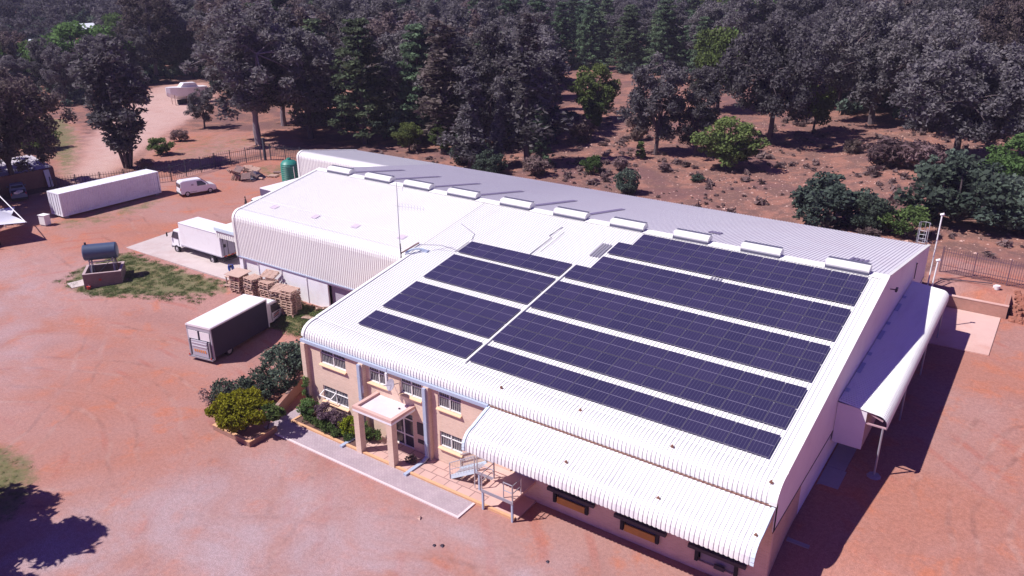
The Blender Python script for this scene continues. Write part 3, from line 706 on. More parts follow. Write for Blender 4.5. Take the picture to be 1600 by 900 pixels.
for rr_ in (.18, .36):
    for k in range(n_): vs.append(c_ + ax * (.3 * rr_ ** 2 * 2 - .08) + (u_ * math.cos(2 * math.pi * k / n_) + v_ * math.sin(2 * math.pi * k / n_)) * rr_)
fs = [(0, 1 + k, 1 + (k + 1) % n_) for k in range(n_)] + [(1 + k, 1 + n_ + k, 1 + n_ + (k + 1) % n_, 1 + (k + 1) % n_) for k in range(n_)]
vs2 = [v - ax * .015 for v in vs]
mb.add(vs, fs); mb.add(vs2, [tuple(reversed(f)) for f in fs]); mb.build('dish', mat('grey_dish', (.30, .28, .33), .6), t)
MB().bar(c_ - ax * .05, c_ + ax * .5 + Vector((0, 0, -.12)), .03).build('feed_arm', GALV_D, t)
t = empty('panel_antenna', (7.6, 0, 4.0), label='slim white panel antenna on a pole above the entrance porch', cat='antenna')
MB().tube([(0, 0, .1), (0, -.5, .1), (0, -.5, 1.35)], .022).build('pole', GALV_D, t); MB().box(-.07, -.62, .2, .07, -.53, 1.1).build('antenna', WHITE_PAINT, t)

# ------------------------------------------------------------------ solar panels
PL = 1.69; PW = 1.04
mb = MB(); mb.box(0, 0, 0, PW, PL, .035, 0)
mb.add([(.022, .022, .0365), (PW - .022, .022, .0365), (PW - .022, PL - .022, .0365), (.022, PL - .022, .0365)], [(0, 1, 2, 3)], 1)
pan = mb.build('solar_panel', [ALU, PANEL])
pan_me = pan.data; bpy.data.objects.remove(pan)
tilt = math.atan(.174)
rows = [(11.95, 16, 1.62, 'solar panel in the lowest row of the right block, nearest the loading awning', 1.0656),
        (11.95, 16, 3.83, 'solar panel in the lower half of the second band from the eave, right block', 1.0656), (11.95, 16, 5.55, 'solar panel in the upper half of the second band from the eave, right block', 1.0656),
        (11.95, 16, 7.82, 'solar panel in the lower half of the middle band, right block', 1.0656), (11.95, 16, 9.54, 'solar panel in the upper half of the middle band, right block', 1.0656),
        (11.95, 16, 11.80, 'solar panel in the lower half of the second band from the ridge, right block', 1.0656), (13.02, 15, 13.52, 'solar panel in the upper half of the second band from the ridge, right block', 1.0656),
        (13.02, 15, 15.72, 'solar panel in the lower half of the band nearest the ridge vents', 1.0656), (14.08, 14, 17.44, 'solar panel in the topmost row, just below the ridge vents', 1.0656),
        (3.25, 8, 1.70, 'solar panel in the lowest row of the left block, above the offices', 1.054),
        (3.25, 8, 3.92, 'solar panel in the lower half of the second band up, left block', 1.054), (3.25, 8, 5.64, 'solar panel in the upper half of the second band up, left block', 1.054),
        (3.25, 8, 7.98, 'solar panel in the lower half of the third band up, left block', 1.054), (3.25, 8, 9.70, 'solar panel in the upper half of the third band up, left block', 1.054),
        (3.25, 8, 11.78, 'solar panel in the topmost row of the left block', 1.054)]
ORD = 'first second third fourth fifth sixth seventh eighth ninth tenth eleventh twelfth thirteenth fourteenth fifteenth sixteenth'.split()
rg = random.Random(4)
for x0, n_, y0, lb, pw in rows:
    for k in range(n_):
        o = bpy.data.objects.new('solar_panel', pan_me); COL.objects.link(o)
        o.location = (x0 + k * pw, y0, zf(y0) + .11); o.rotation_euler = (tilt + rg.uniform(-.0015, .0015), rg.uniform(-.0015, .0015), 0)
        row = lb.replace('solar panel in the ', '').replace(', nearest the loading awning', '').replace(', just below the ridge vents', ' under the ridge vents').replace(', above the offices', '').replace('lower half of the ', 'lower ').replace('upper half of the ', 'upper ').replace('second band from the eave', 'row, second band from the eave').replace('second band from the ridge', 'row, second band from the ridge').replace('middle band', 'row, middle band').replace('band nearest the ridge vents', 'row, band nearest the ridge').replace('second band up', 'row, second band up').replace('third band up', 'row, third band up')
        tag(o, 'solar panel, %s from the left, %s' % (ORD[k], row), 'solar panel', 'solar panels on the front roof slope')
for k in range(4):
    x = 12.1 + k * .2
    tag(MB().bar((x, 15.0, zf(15.0) + .1), (x, 16.9, zf(16.9) + .1), .09, .05).build('mounting_rail', GALV_D), 'one of four dark rails lying left of the upper right solar panels', 'mounting rail', 'four spare rails beside the upper panels')
for k in range(4):
    x = 20.55 + k * .2
    tag(MB().bar((x, 15.2, zf(15.2) + .07), (x, 15.68, zf(15.68) + .07), .07, .05).build('mounting_rail', GALV_D), 'one of four short rails in the gap below the top panel band', 'mounting rail', 'four short rails in the upper gap')

# ------------------------------------------------------------------ paving and kerbs (structure)
def sheet(name, poly, z, m_, t=.02, **k):
    mb = MB(); n = len(poly)
    zz = [z(x, y) if callable(z) else z for x, y in poly]
    mb.add([(x, y, c) for (x, y), c in zip(poly, zz)] + [(x, y, c - .25) for (x, y), c in zip(poly, zz)],
           [tuple(range(n))] + [(i, n + i, n + (i + 1) % n, (i + 1) % n) for i in range(n)])
    o = mb.build(name, m_); tag(o, kind='structure'); return o
sheet('paved_path', [(-.62, -3.35), (14.85, -3.35), (14.85, -2.0), (-.62, -2.0)], .045, PAVER)
sheet('paved_path', [(-.62, -1.99), (.28, -1.99), (.28, .9), (-.62, .9)], .05, PAVER)
mb = MB(); mb.box(.6, -3.5, -.2, 15.0, -3.36, .07); mb.box(14.86, -3.36, -.2, 15.0, -2.02, .07); tag(mb.build('path_kerb', KERB_W), kind='structure')
mb = MB(); mb.box(.3, -1.98, -.2, 17.5, -1.82, .15); mb.box(.3, -1.82, -.2, .45, -.3, .15); tag(mb.build('bed_kerb', KERB_Y), kind='structure')
sheet('garden_bed', [(.46, -1.81), (6.1, -1.81), (6.1, -.31), (.46, -.31)], .1, mat('bed_soil', (.13, .07, .06), .95, .3, 3, bump=.5))
sheet('paved_terrace', [(6.12, -1.81), (15.3, -1.81), (15.3, -.02), (6.12, -.02)], .09, TILE)
sheet('dock_apron', [(15.32, -1.81), (17.6, -1.81), (17.6, -.02), (15.32, -.02)], .1, CONC_R)
sheet('concrete_apron', [(-37.0, 9.75), (-21.2, 9.6), (-19.3, 9.75), (-19.3, 20), (-38.3, 20), (-37.6, 14.6)], lambda x, y: max(hgt(x, y), 1.0) + .06, CONC)
sheet('side_slab', [(30.1, 29.1), (35.75, 29.3), (35.78, 36.9), (30.1, 36.9)], 1.72, CONC_R)
sheet('side_strip', [(30.05, 2.6), (31.1, 2.6), (31.1, 9.6), (30.05, 9.6)], lambda x, y: hgt(x, y) + .05, CONC_D)
t = sheet('side_strip', [(30.05, 9.62), (31.0, 9.62), (31.0, 29), (30.05, 29)], 1.71, CONC_D)

# ------------------------------------------------------------------ vegetation
def leaf_cloud(clumps, n, size, seed, squash=.75, elong=1.6, name='crown', shell=.5, droop=0.):
    """clumps: [(x,y,z,r,shade)]; n leaves per unit of r^2; returns mesh with many small leaf faces"""
    rs = np.random.RandomState(seed); P = []; S = []; O = []
    ctr = np.mean([c[:3] for c in clumps], 0); ext = np.ptp([c[:3] for c in clumps], axis=0) / 2 + .5
    for (x, y, z, r, sh) in clumps:
        k = max(6, int(n * r * r)); d = rs.normal(size=(k, 3)); d /= np.linalg.norm(d, axis=1)[:, None]
        rad = r * (shell + (1 - shell) * rs.rand(k)) ** .8
        p = d * rad[:, None]; p[:, 2] *= squash
        p[:, 2] -= droop * r * (np.hypot(p[:, 0], p[:, 1]) / r) ** 2
        P.append(p + np.array([x, y, z])); S.append(np.clip(sh + rs.normal(0, .09, k), 0, 1))
        tdir = (p + np.array([x, y, z]) - ctr) / ext; O.append(.6 * d + .35 * tdir + rs.normal(0, .42, (k, 3)) + np.array([-.12, -.18, .42]))
    P = np.concatenate(P); S = np.concatenate(S); N = len(P)
    a = rs.normal(size=(N, 3)); a[:, 2] *= .8; a /= np.linalg.norm(a, axis=1)[:, None]
    b = np.cross(a, rs.normal(size=(N, 3))); b /= np.linalg.norm(b, axis=1)[:, None]
    sz = size * (.6 + .8 * rs.rand(N))[:, None]
    a = a * sz * elong / 2; b = b * sz / 2
    O = np.concatenate(O); O /= np.linalg.norm(O, axis=1)[:, None] + 1e-9
    b = np.where(((np.cross(b, a) * O).sum(1) < 0)[:, None], -b, b)
    g = np.cross(b, a); g /= np.linalg.norm(g, axis=1)[:, None] + 1e-9
    O = O + .25 * g; O /= np.linalg.norm(O, axis=1)[:, None]
    co = np.stack([P - a, P - b, P + a, P + b], 1).reshape(-1, 3)
    return co, np.repeat(S, 4), N
def leaf_obj_mesh(name, data, m_):
    co, S, N = data
    me = bpy.data.meshes.new(name); me.vertices.add(N * 4); me.vertices.foreach_set('co', co.astype(np.float32).ravel())
    me.loops.add(N * 4); me.loops.foreach_set('vertex_index', np.arange(N * 4, dtype=np.int32))
    me.polygons.add(N); me.polygons.foreach_set('loop_start', np.arange(0, N * 4, 4, dtype=np.int32))
    me.update(calc_edges=True)
    at = me.attributes.new('shade', 'FLOAT', 'POINT'); at.data.foreach_set('value', S.astype(np.float32))
    me.materials.append(m_)
    return me

def limbs(mb, base, tips, r0, rg, fork=.35, lean=.6, n=7):
    for (x, y, z) in tips:
        b = Vector(base); t = Vector((x, y, z)); mid = b.lerp(t, .5) + Vector((rg.uniform(-.3, .3), rg.uniform(-.3, .3), (t.z - b.z) * .12))
        mb.tube([b, mid, t], [r0, r0 * .6, r0 * .15], 5, caps=False)

def make_tree(kind, seed):
    """unit trees: real metres, later scaled per instance. Returns (trunk mesh, crown mesh, height)"""
    rg = random.Random(seed); cl = []; tr = MB(); bark = BARK_D; lm = LEAF_GUM
    def env_clumps(n, cz, rx, rz, rc, zlow=-1, hollow=.35):
        out = []
        while len(out) < n:
            d = Vector((rg.gauss(0, 1), rg.gauss(0, 1), rg.gauss(0, 1))).normalized()
            if d.z < zlow: continue
            q = hollow + (1 - hollow) * rg.random() ** .5
            r = rc * rg.uniform(.65, 1.35)
            w = 1 + .35 * math.sin(3 * math.atan2(d.y, d.x) + seed) * (1 - abs(d.z))
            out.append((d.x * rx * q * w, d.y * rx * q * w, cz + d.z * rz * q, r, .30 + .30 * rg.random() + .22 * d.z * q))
        return out
    if kind in ('gum', 'gum_red'):
        H = 16.; cl = env_clumps(88, 8.7, 3.9, 6.6, .95, zlow=-.97, hollow=.2)
        lm = LEAF_RED if kind == 'gum_red' else LEAF_GUM
        fk = 3.2; tr.tube([(0, 0, -.4), (.15, .1, fk * .5), (.05, .2, fk)], [.34, .27, .24], 8)
        main = []
        for k in range(5):
            a = k * 1.3 + rg.random(); e = Vector((math.cos(a) * 1.9, math.sin(a) * 1.9, rg.uniform(7.5, 11)))
            if k == 0: e = Vector((.3, .2, 13.5))
            mid = Vector((0, .2, fk)).lerp(e, .5) + Vector((0, 0, .5))
            tr.tube([(.05, .2, fk), mid, e], [.2, .14, .06], 6); main += [mid, e]
        for c in cl[::2]:
            s = min(main, key=lambda q: (q - Vector(c[:3])).length); tr.tube([s, s.lerp(Vector(c[:3]), .6) + Vector((0, 0, .2)), c[:3]], [.065, .045, .015], 4, caps=False)
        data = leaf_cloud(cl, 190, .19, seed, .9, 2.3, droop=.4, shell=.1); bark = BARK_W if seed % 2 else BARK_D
    elif kind == 'broad_gum':
        H = 15.; cl = env_clumps(170, 8.6, 6.4, 5.8, 1.0, zlow=-.9, hollow=.25)
        lm = LEAF_RED if seed % 2 else LEAF_GUM
        tr.tube([(0, 0, -.4), (.2, .1, 1.8), (.1, .2, 3.4)], [.42, .33, .3], 8); main = []
        for k in range(6):
            a = k * 1.1 + rg.random(); e = Vector((math.cos(a) * 3.6, math.sin(a) * 3.6, rg.uniform(7, 10.5)))
            mid = Vector((0, .2, 3.4)).lerp(e, .5) + Vector((0, 0, .7)); tr.tube([(.1, .2, 3.4), mid, e], [.24, .16, .07], 6); main += [mid, e]
        for c in cl[::2]:
            s = min(main, key=lambda q: (q - Vector(c[:3])).length); tr.tube([s, s.lerp(Vector(c[:3]), .6) + Vector((0, 0, .2)), c[:3]], [.07, .05, .015], 4, caps=False)
        data = leaf_cloud(cl, 160, .20, seed, .9, 2.2, droop=.4, shell=.1)
    elif kind == 'multi_gum':
        H = 17.; cl = env_clumps(100, 10.0, 3.0, 7.2, .98, zlow=-.97, hollow=.2); lm = LEAF_GUM
        for k in range(6):
            a = k * 1.05 + rg.random() * .4; q = rg.uniform(1.4, 2.6); zt_ = rg.uniform(9, 14)
            tr.tube([(math.cos(a) * .25, math.sin(a) * .25, -.3), (math.cos(a) * q * .45, math.sin(a) * q * .45, zt_ * .4), (math.cos(a) * q, math.sin(a) * q, zt_)], [.17, .12, .04], 6)
            for c in cl[k::9]: tr.tube([(math.cos(a) * q * .7, math.sin(a) * q * .7, zt_ * .65), c[:3]], [.05, .012], 4, caps=False)
        data = leaf_cloud(cl, 130, .24, seed, .85, 2.0, droop=.35, shell=.15)
    elif kind == 'column':
        H = 14.; cl = [(rg.gauss(0, .55) * (1.3 - z / 16), rg.gauss(0, .55) * (1.3 - z / 16), z, rg.uniform(.75, 1.15) * (1.15 - z / 22), .3 + .3 * rg.random()) for z in [2 + 11.8 * (i / 40) for i in range(41)]]
        tr.tube([(0, 0, -.4), (.1, 0, 5), (0, .1, 12.5)], [.25, .18, .04], 7); data = leaf_cloud(cl, 150, .20, seed, .95, 2.3, droop=.3, shell=.15); lm = LEAF_RED if seed % 2 else LEAF_GUM
    elif kind == 'pine':
        H = 14.; z = 1.6; tr.tube([(0, 0, -.4), (.06, 0, 6), (0, 0, 13.6)], [.24, .16, .03], 7)
        while z < 13.6:
            rad = 2.9 * (1 - (max(0, z - 2.2) / 12.4) ** 1.5) + .25; m_n = 6 if rad > 1 else 3
            for k in range(m_n):
                a = 2 * math.pi * k / m_n + rg.random() * .9; q = rad * rg.uniform(.55, 1.)
                for f_ in (.5, 1.0):
                    cl.append((math.cos(a) * q * f_, math.sin(a) * q * f_, z + .25 * f_ + rg.uniform(-.2, .2), .62 * rg.uniform(.7, 1.2), .25 + .4 * rg.random() * f_))
                tr.tube([(0, 0, z - .15), (math.cos(a) * q, math.sin(a) * q, z + .2)], [.05, .012], 4, caps=False)
            z += rg.uniform(.75, 1.1)
        data = leaf_cloud(cl, 150, .22, seed, .6, 2.2, shell=.1); lm = LEAF_PINE
    elif kind == 'leafy':
        H = 8.; cl = env_clumps(60, 4.3, 3.0, 3.1, .92, zlow=-.92, hollow=.4)
        tr.tube([(0, 0, -.3), (.1, .1, 2.2)], [.22, .17], 7); limbs(tr, (.1, .1, 2.2), [c[:3] for c in cl[::3]], .1, rg)
        data = leaf_cloud(cl, 150, .24, seed, .7, 1.4, shell=.45); lm = LEAF_GREEN
    elif kind in ('bush', 'bush_blue', 'bush_dry'):
        H = 4.; cl = env_clumps(48, 1.95, 2.0, 1.8, .66, zlow=-.85, hollow=.4)
        limbs(tr, (0, 0, -.2), [c[:3] for c in cl[::2]], .06, rg)
        data = leaf_cloud(cl, 200 if kind != 'bush_dry' else 90, .19, seed, .75, 1.5 if kind != 'bush_dry' else 3.5, shell=.3); lm = {'bush': LEAF_GREEN, 'bush_blue': LEAF_BLUE, 'bush_dry': LEAF_DRY}[kind]
    elif kind == 'sapling':
        H = 3.; z = .5; tr.tube([(0, 0, -.2), (0, 0, 2.8)], [.05, .015], 5)
        while z < 2.9:
            rad = .95 * (1 - z / 3.2) + .1
            for k in range(5):
                a = rg.random() * 6.28; cl.append((math.cos(a) * rad * .7, math.sin(a) * rad * .7, z, .3, .4 + .4 * rg.random()))
            z += .4
        data = leaf_cloud(cl, 420, .16, seed, .6, 2.6, shell=.1); lm = LEAF_GREEN
    t_me = None
    o = tr.build('trunk', bark); t_me = o.data; bpy.data.objects.remove(o)
    return t_me, leaf_obj_mesh('crown', data, lm), H
LIB = {k: [make_tree(kk, s) for kk, s in v] for k, v in {
    'G': [('gum', 1), ('gum', 2), ('gum_red', 3), ('gum', 4), ('gum', 6)], 'C': [('column', 1), ('column', 2)], 'W': [('broad_gum', 1), ('broad_gum', 2), ('broad_gum', 4)], 'M': [('multi_gum', 2)], 'P': [('pine', 1), ('pine', 2)],
    'L': [('leafy', 1), ('leafy', 2)], 'B': [('bush', 1), ('bush', 2)], 'U': [('bush_blue', 3), ('bush_blue', 4)], 'D': [('bush_dry', 5), ('bush_dry', 6)], 'S': [('sapling', 7)]}.items()}
def plant(x, y, h, kind, label, cat='tree', group=None, wide=1.0, var=None, name=None, leaf=None, rz=None, dz=0.):
    lib = LIB[kind]; rg = random.Random(int(x * 131 + y * 17)); tm, cm, H = lib[var if var is not None else rg.randrange(len(lib))]
    nm = name or {'W': 'gum_tree', 'M': 'gum_tree', 'G': 'gum_tree', 'C': 'slender_gum_tree', 'P': 'pine_tree', 'L': 'leafy_tree', 'B': 'shrub', 'U': 'shrub', 'D': 'dry_shrub', 'S': 'sapling'}[kind]
    o = empty(nm, (x, y, hgt(x, y) + dz), rz if rz is not None else rg.uniform(0, 6.28), label, cat, group); s = h / H; o.scale = (s * wide, s * wide, s)
    t_ = bpy.data.objects.new('trunk', tm); c_ = bpy.data.objects.new('crown', cm)
    for q in (t_, c_): COL.objects.link(q); q.parent = o
    if leaf: 
        c_.data = cm.copy(); c_.data.materials[0] = leaf
    return o

HERO = [
    # x, y, h, kind, width, label
    (-68.9, 14.6, 15.5, 'W', .95, 'dark spreading tree over the low brick building at the left edge'),
    (-71.5, 8.5, 14.0, 'G', 1.3, 'dark tree at the far left behind the pickup'),
    (-69.1, 29.5, 18.0, 'M', 1.25, 'tall many-stemmed gum standing alone behind the white container'),
    (-85.0, 53.3, 7.2, 'G', 1.25, 'small spreading tree in front of the white boat'),
    (-66.5, 49.9, 22.0, 'G', 1.25, 'very tall grey gum at the corner of the yard fence'),
    (-71.5, 53.8, 17.0, 'G', 1.3, 'shorter full gum directly left of the very tall one by the fence corner'),
    (-63.0, 57.5, 18.5, 'G', 1.25, 'dark gum directly right of the very tall one by the fence corner'),
    (-75.2, 62.3, 20.0, 'G', 1.25, 'tall dark gum behind the fence, left of the clearing'),
    (-77.2, 69.3, 20.5, 'G', 1.3, 'dark tall gum beside the bright clearing'),
    (-70.2, 66.3, 17.5, 'P', 1.2, 'dark broad pine right beside the bright clearing'),
    (-52.5, 59.0, 19.0, 'P', 1.35, 'big green pine behind the left end of the rear wing'),
    (-46.2, 64.8, 18.0, 'P', 1.2, 'second green pine beside the big one behind the rear wing'),
    (-38.2, 60.8, 18.5, 'C', 1.9, 'tall reddish slender gum right of the big green pines'),
    (-33.0, 64.6, 19.5, 'G', 1.05, 'reddish grey gum between the pines and the slender gums'),
    (-27.9, 53.7, 13.6, 'C', 1.6, 'slender gum with a pointed top standing close behind the roof'),
    (-22.1, 58.9, 20.0, 'C', 1.5, 'tall dark slender gum at the left edge of the stony clearing'),
    (-25.6, 57.4, 12.0, 'C', 1.1, 'lower slender gum in front of the tall dark one'),
    (-20.0, 58.9, 8.4, 'P', .95, 'small bushy pine at the left side of the stony clearing'),
    (-29.8, 91.3, 9.8, 'L', .9, 'bright green leafy tree at the back of the stony clearing'),
    (-26.5, 84.9, 4.6, 'L', .9, 'low bright green tree in front of the leafy one'),
    (-9.6, 72.2, 14.4, 'G', 1.15, 'grey gum with thin twin trunks in the middle of the clearing'),
    (-4.8, 74.4, 13.0, 'G', 1.05, 'grey gum leaning beside the twin-trunked one'),
    (-13.5, 105.3, 14.5, 'L', .85, 'yellow-green tall tree behind the middle gums'),
    (1.75, 69.8, 7.0, 'L', 1.3, 'round bright green tree near the middle of the stony slope'),
    (1.7, 85.8, 18.5, 'W', .92, 'large grey gum with a dark trunk right of the round green tree'),
    (5.5, 94.8, 7.6, 'L', .9, 'small yellow-green tree under the large gums'),
    (11.7, 104.5, 19.0, 'W', 1.05, 'tall spreading gum with pale branches behind the small yellow-green tree'),
    (20.0, 98.0, 17.0, 'W', .95, 'broad gum between the two largest ones on the right'),
    (26.1, 80.2, 15.2, 'W', 1.2, 'broad brownish gum spreading at the upper right'),
    (34.6, 82.0, 14.5, 'W', 1.1, 'brownish gum at the right edge of the picture'),
    (33.6, 70.0, 6.9, 'L', 1.2, 'dense green round tree at the right edge'),
    (19.0, 51.2, 5.4, 'U', 1.3, 'big dark blue-green shrub directly behind the rear roof'),
    (23.2, 50.6, 3.6, 'U', 1.0, 'lower dark shrub beside the big one behind the roof'),
    (26.4, 50.4, 3.0, 'B', 1.2, 'low green shrub left of the vent pipe'),
    (29.6, 57.6, 6.2, 'U', 1.4, 'dark tangled shrub behind the vent pipe'),
    (34.2, 57.5, 5.4, 'U', 1.4, 'green tangled shrub right of the vent pipe'),
    (27.6, 66.0, 5.0, 'U', 1.1, 'dark shrub below the broad brownish gum'),
    (31.5, 63.0, 4.6, 'U', 1.1, 'dark shrub below the round tree at the right edge'),
    (19.8, 76.6, 3.8, 'D', 1.3, 'yellowish dry shrub below the tall spreading gum'),
    (23.4, 75.6, 3.6, 'D', 1.3, 'brownish dry shrub right of the yellowish one'),
    (36.5, 61.0, 4.0, 'B', 1.2, 'green shrub at the far right edge of the slope'),
    (-10.45, 69.2, 2.6, 'S', 1.0, 'small bright sapling in the open stony slope'),
    (-12.3, 59.2, 2.5, 'B', .9, 'small green shrub left of the bright sapling'),
    (-4.6, 53.6, 3.2, 'U', .85, 'dark leafy bush close behind the rear roof'),
    (-23.4, 74.9, 4.0, 'D', .95, 'purplish dry shrub between the small pine and the green tree'),
    (-19.3, 84.8, 2.6, 'D', 1.0, 'dry shrub at the back of the clearing below the wood'),
    (-15.5, 79.0, 2.2, 'D', 1.0, 'low grey shrub in the middle of the clearing'),
    (-10.0, 62.5, 1.8, 'D', 1.1, 'low purplish shrub below the sapling'),
    (-4.7, 64.8, 1.2, 'D', 1.3, 'low dry tuft shrub below the twin-trunked gum'),
    (.6, 62.7, .9, 'U', 1.8, 'small grey shrub below the round bright tree'),
    (13.6, 84.0, 2.2, 'D', .9, 'dry shrub right of the large gum trunk'),
    (-37.4, 59.3, 4.6, 'L', 1.0, 'low green tree in front of the big pines'),
    (-42.7, 58.2, 4.6, 'L', 1.05, 'low green tree behind the rear wing roof'),
    (-30.5, 56.2, 4.4, 'U', 1.0, 'dark bush between the slender gums behind the roof'),
    (-24.0, 52.6, 3.4, 'U', 1.1, 'dark bush at the foot of the slender gums'),
    (-18.5, 55.0, 2.6, 'D', 1.3, 'dry bush right of the slender gums'),
    (23.9, 46.6, 1.5, 'D', 1.2, 'low dry bush just behind the far right roof edge'),
    (37.2, 52.5, 1.3, 'D', 1.6, 'low dry bush on the red bank at the far right'),
    (-72.6, 36.8, 2.6, 'B', 1.2, 'green bush beside the pale dirt road'),
    (-79.0, 44.5, 2.0, 'D', 1.2, 'small dry shrub left of the small spreading tree'),
    (-91.5, 28.4, 3.6, 'B', 1.4, 'dense bush left of the dirt road'),
    (-66.3, 30.4, 1.5, 'D', 1.4, 'tuft of dry brush at the foot of the lone gum'),
]
for x, y, h, k, w, lb in HERO:
    plant(x, y, h, k, lb, 'shrub' if k in 'BUD' else ('sapling' if k == 'S' else 'tree'), wide=w)
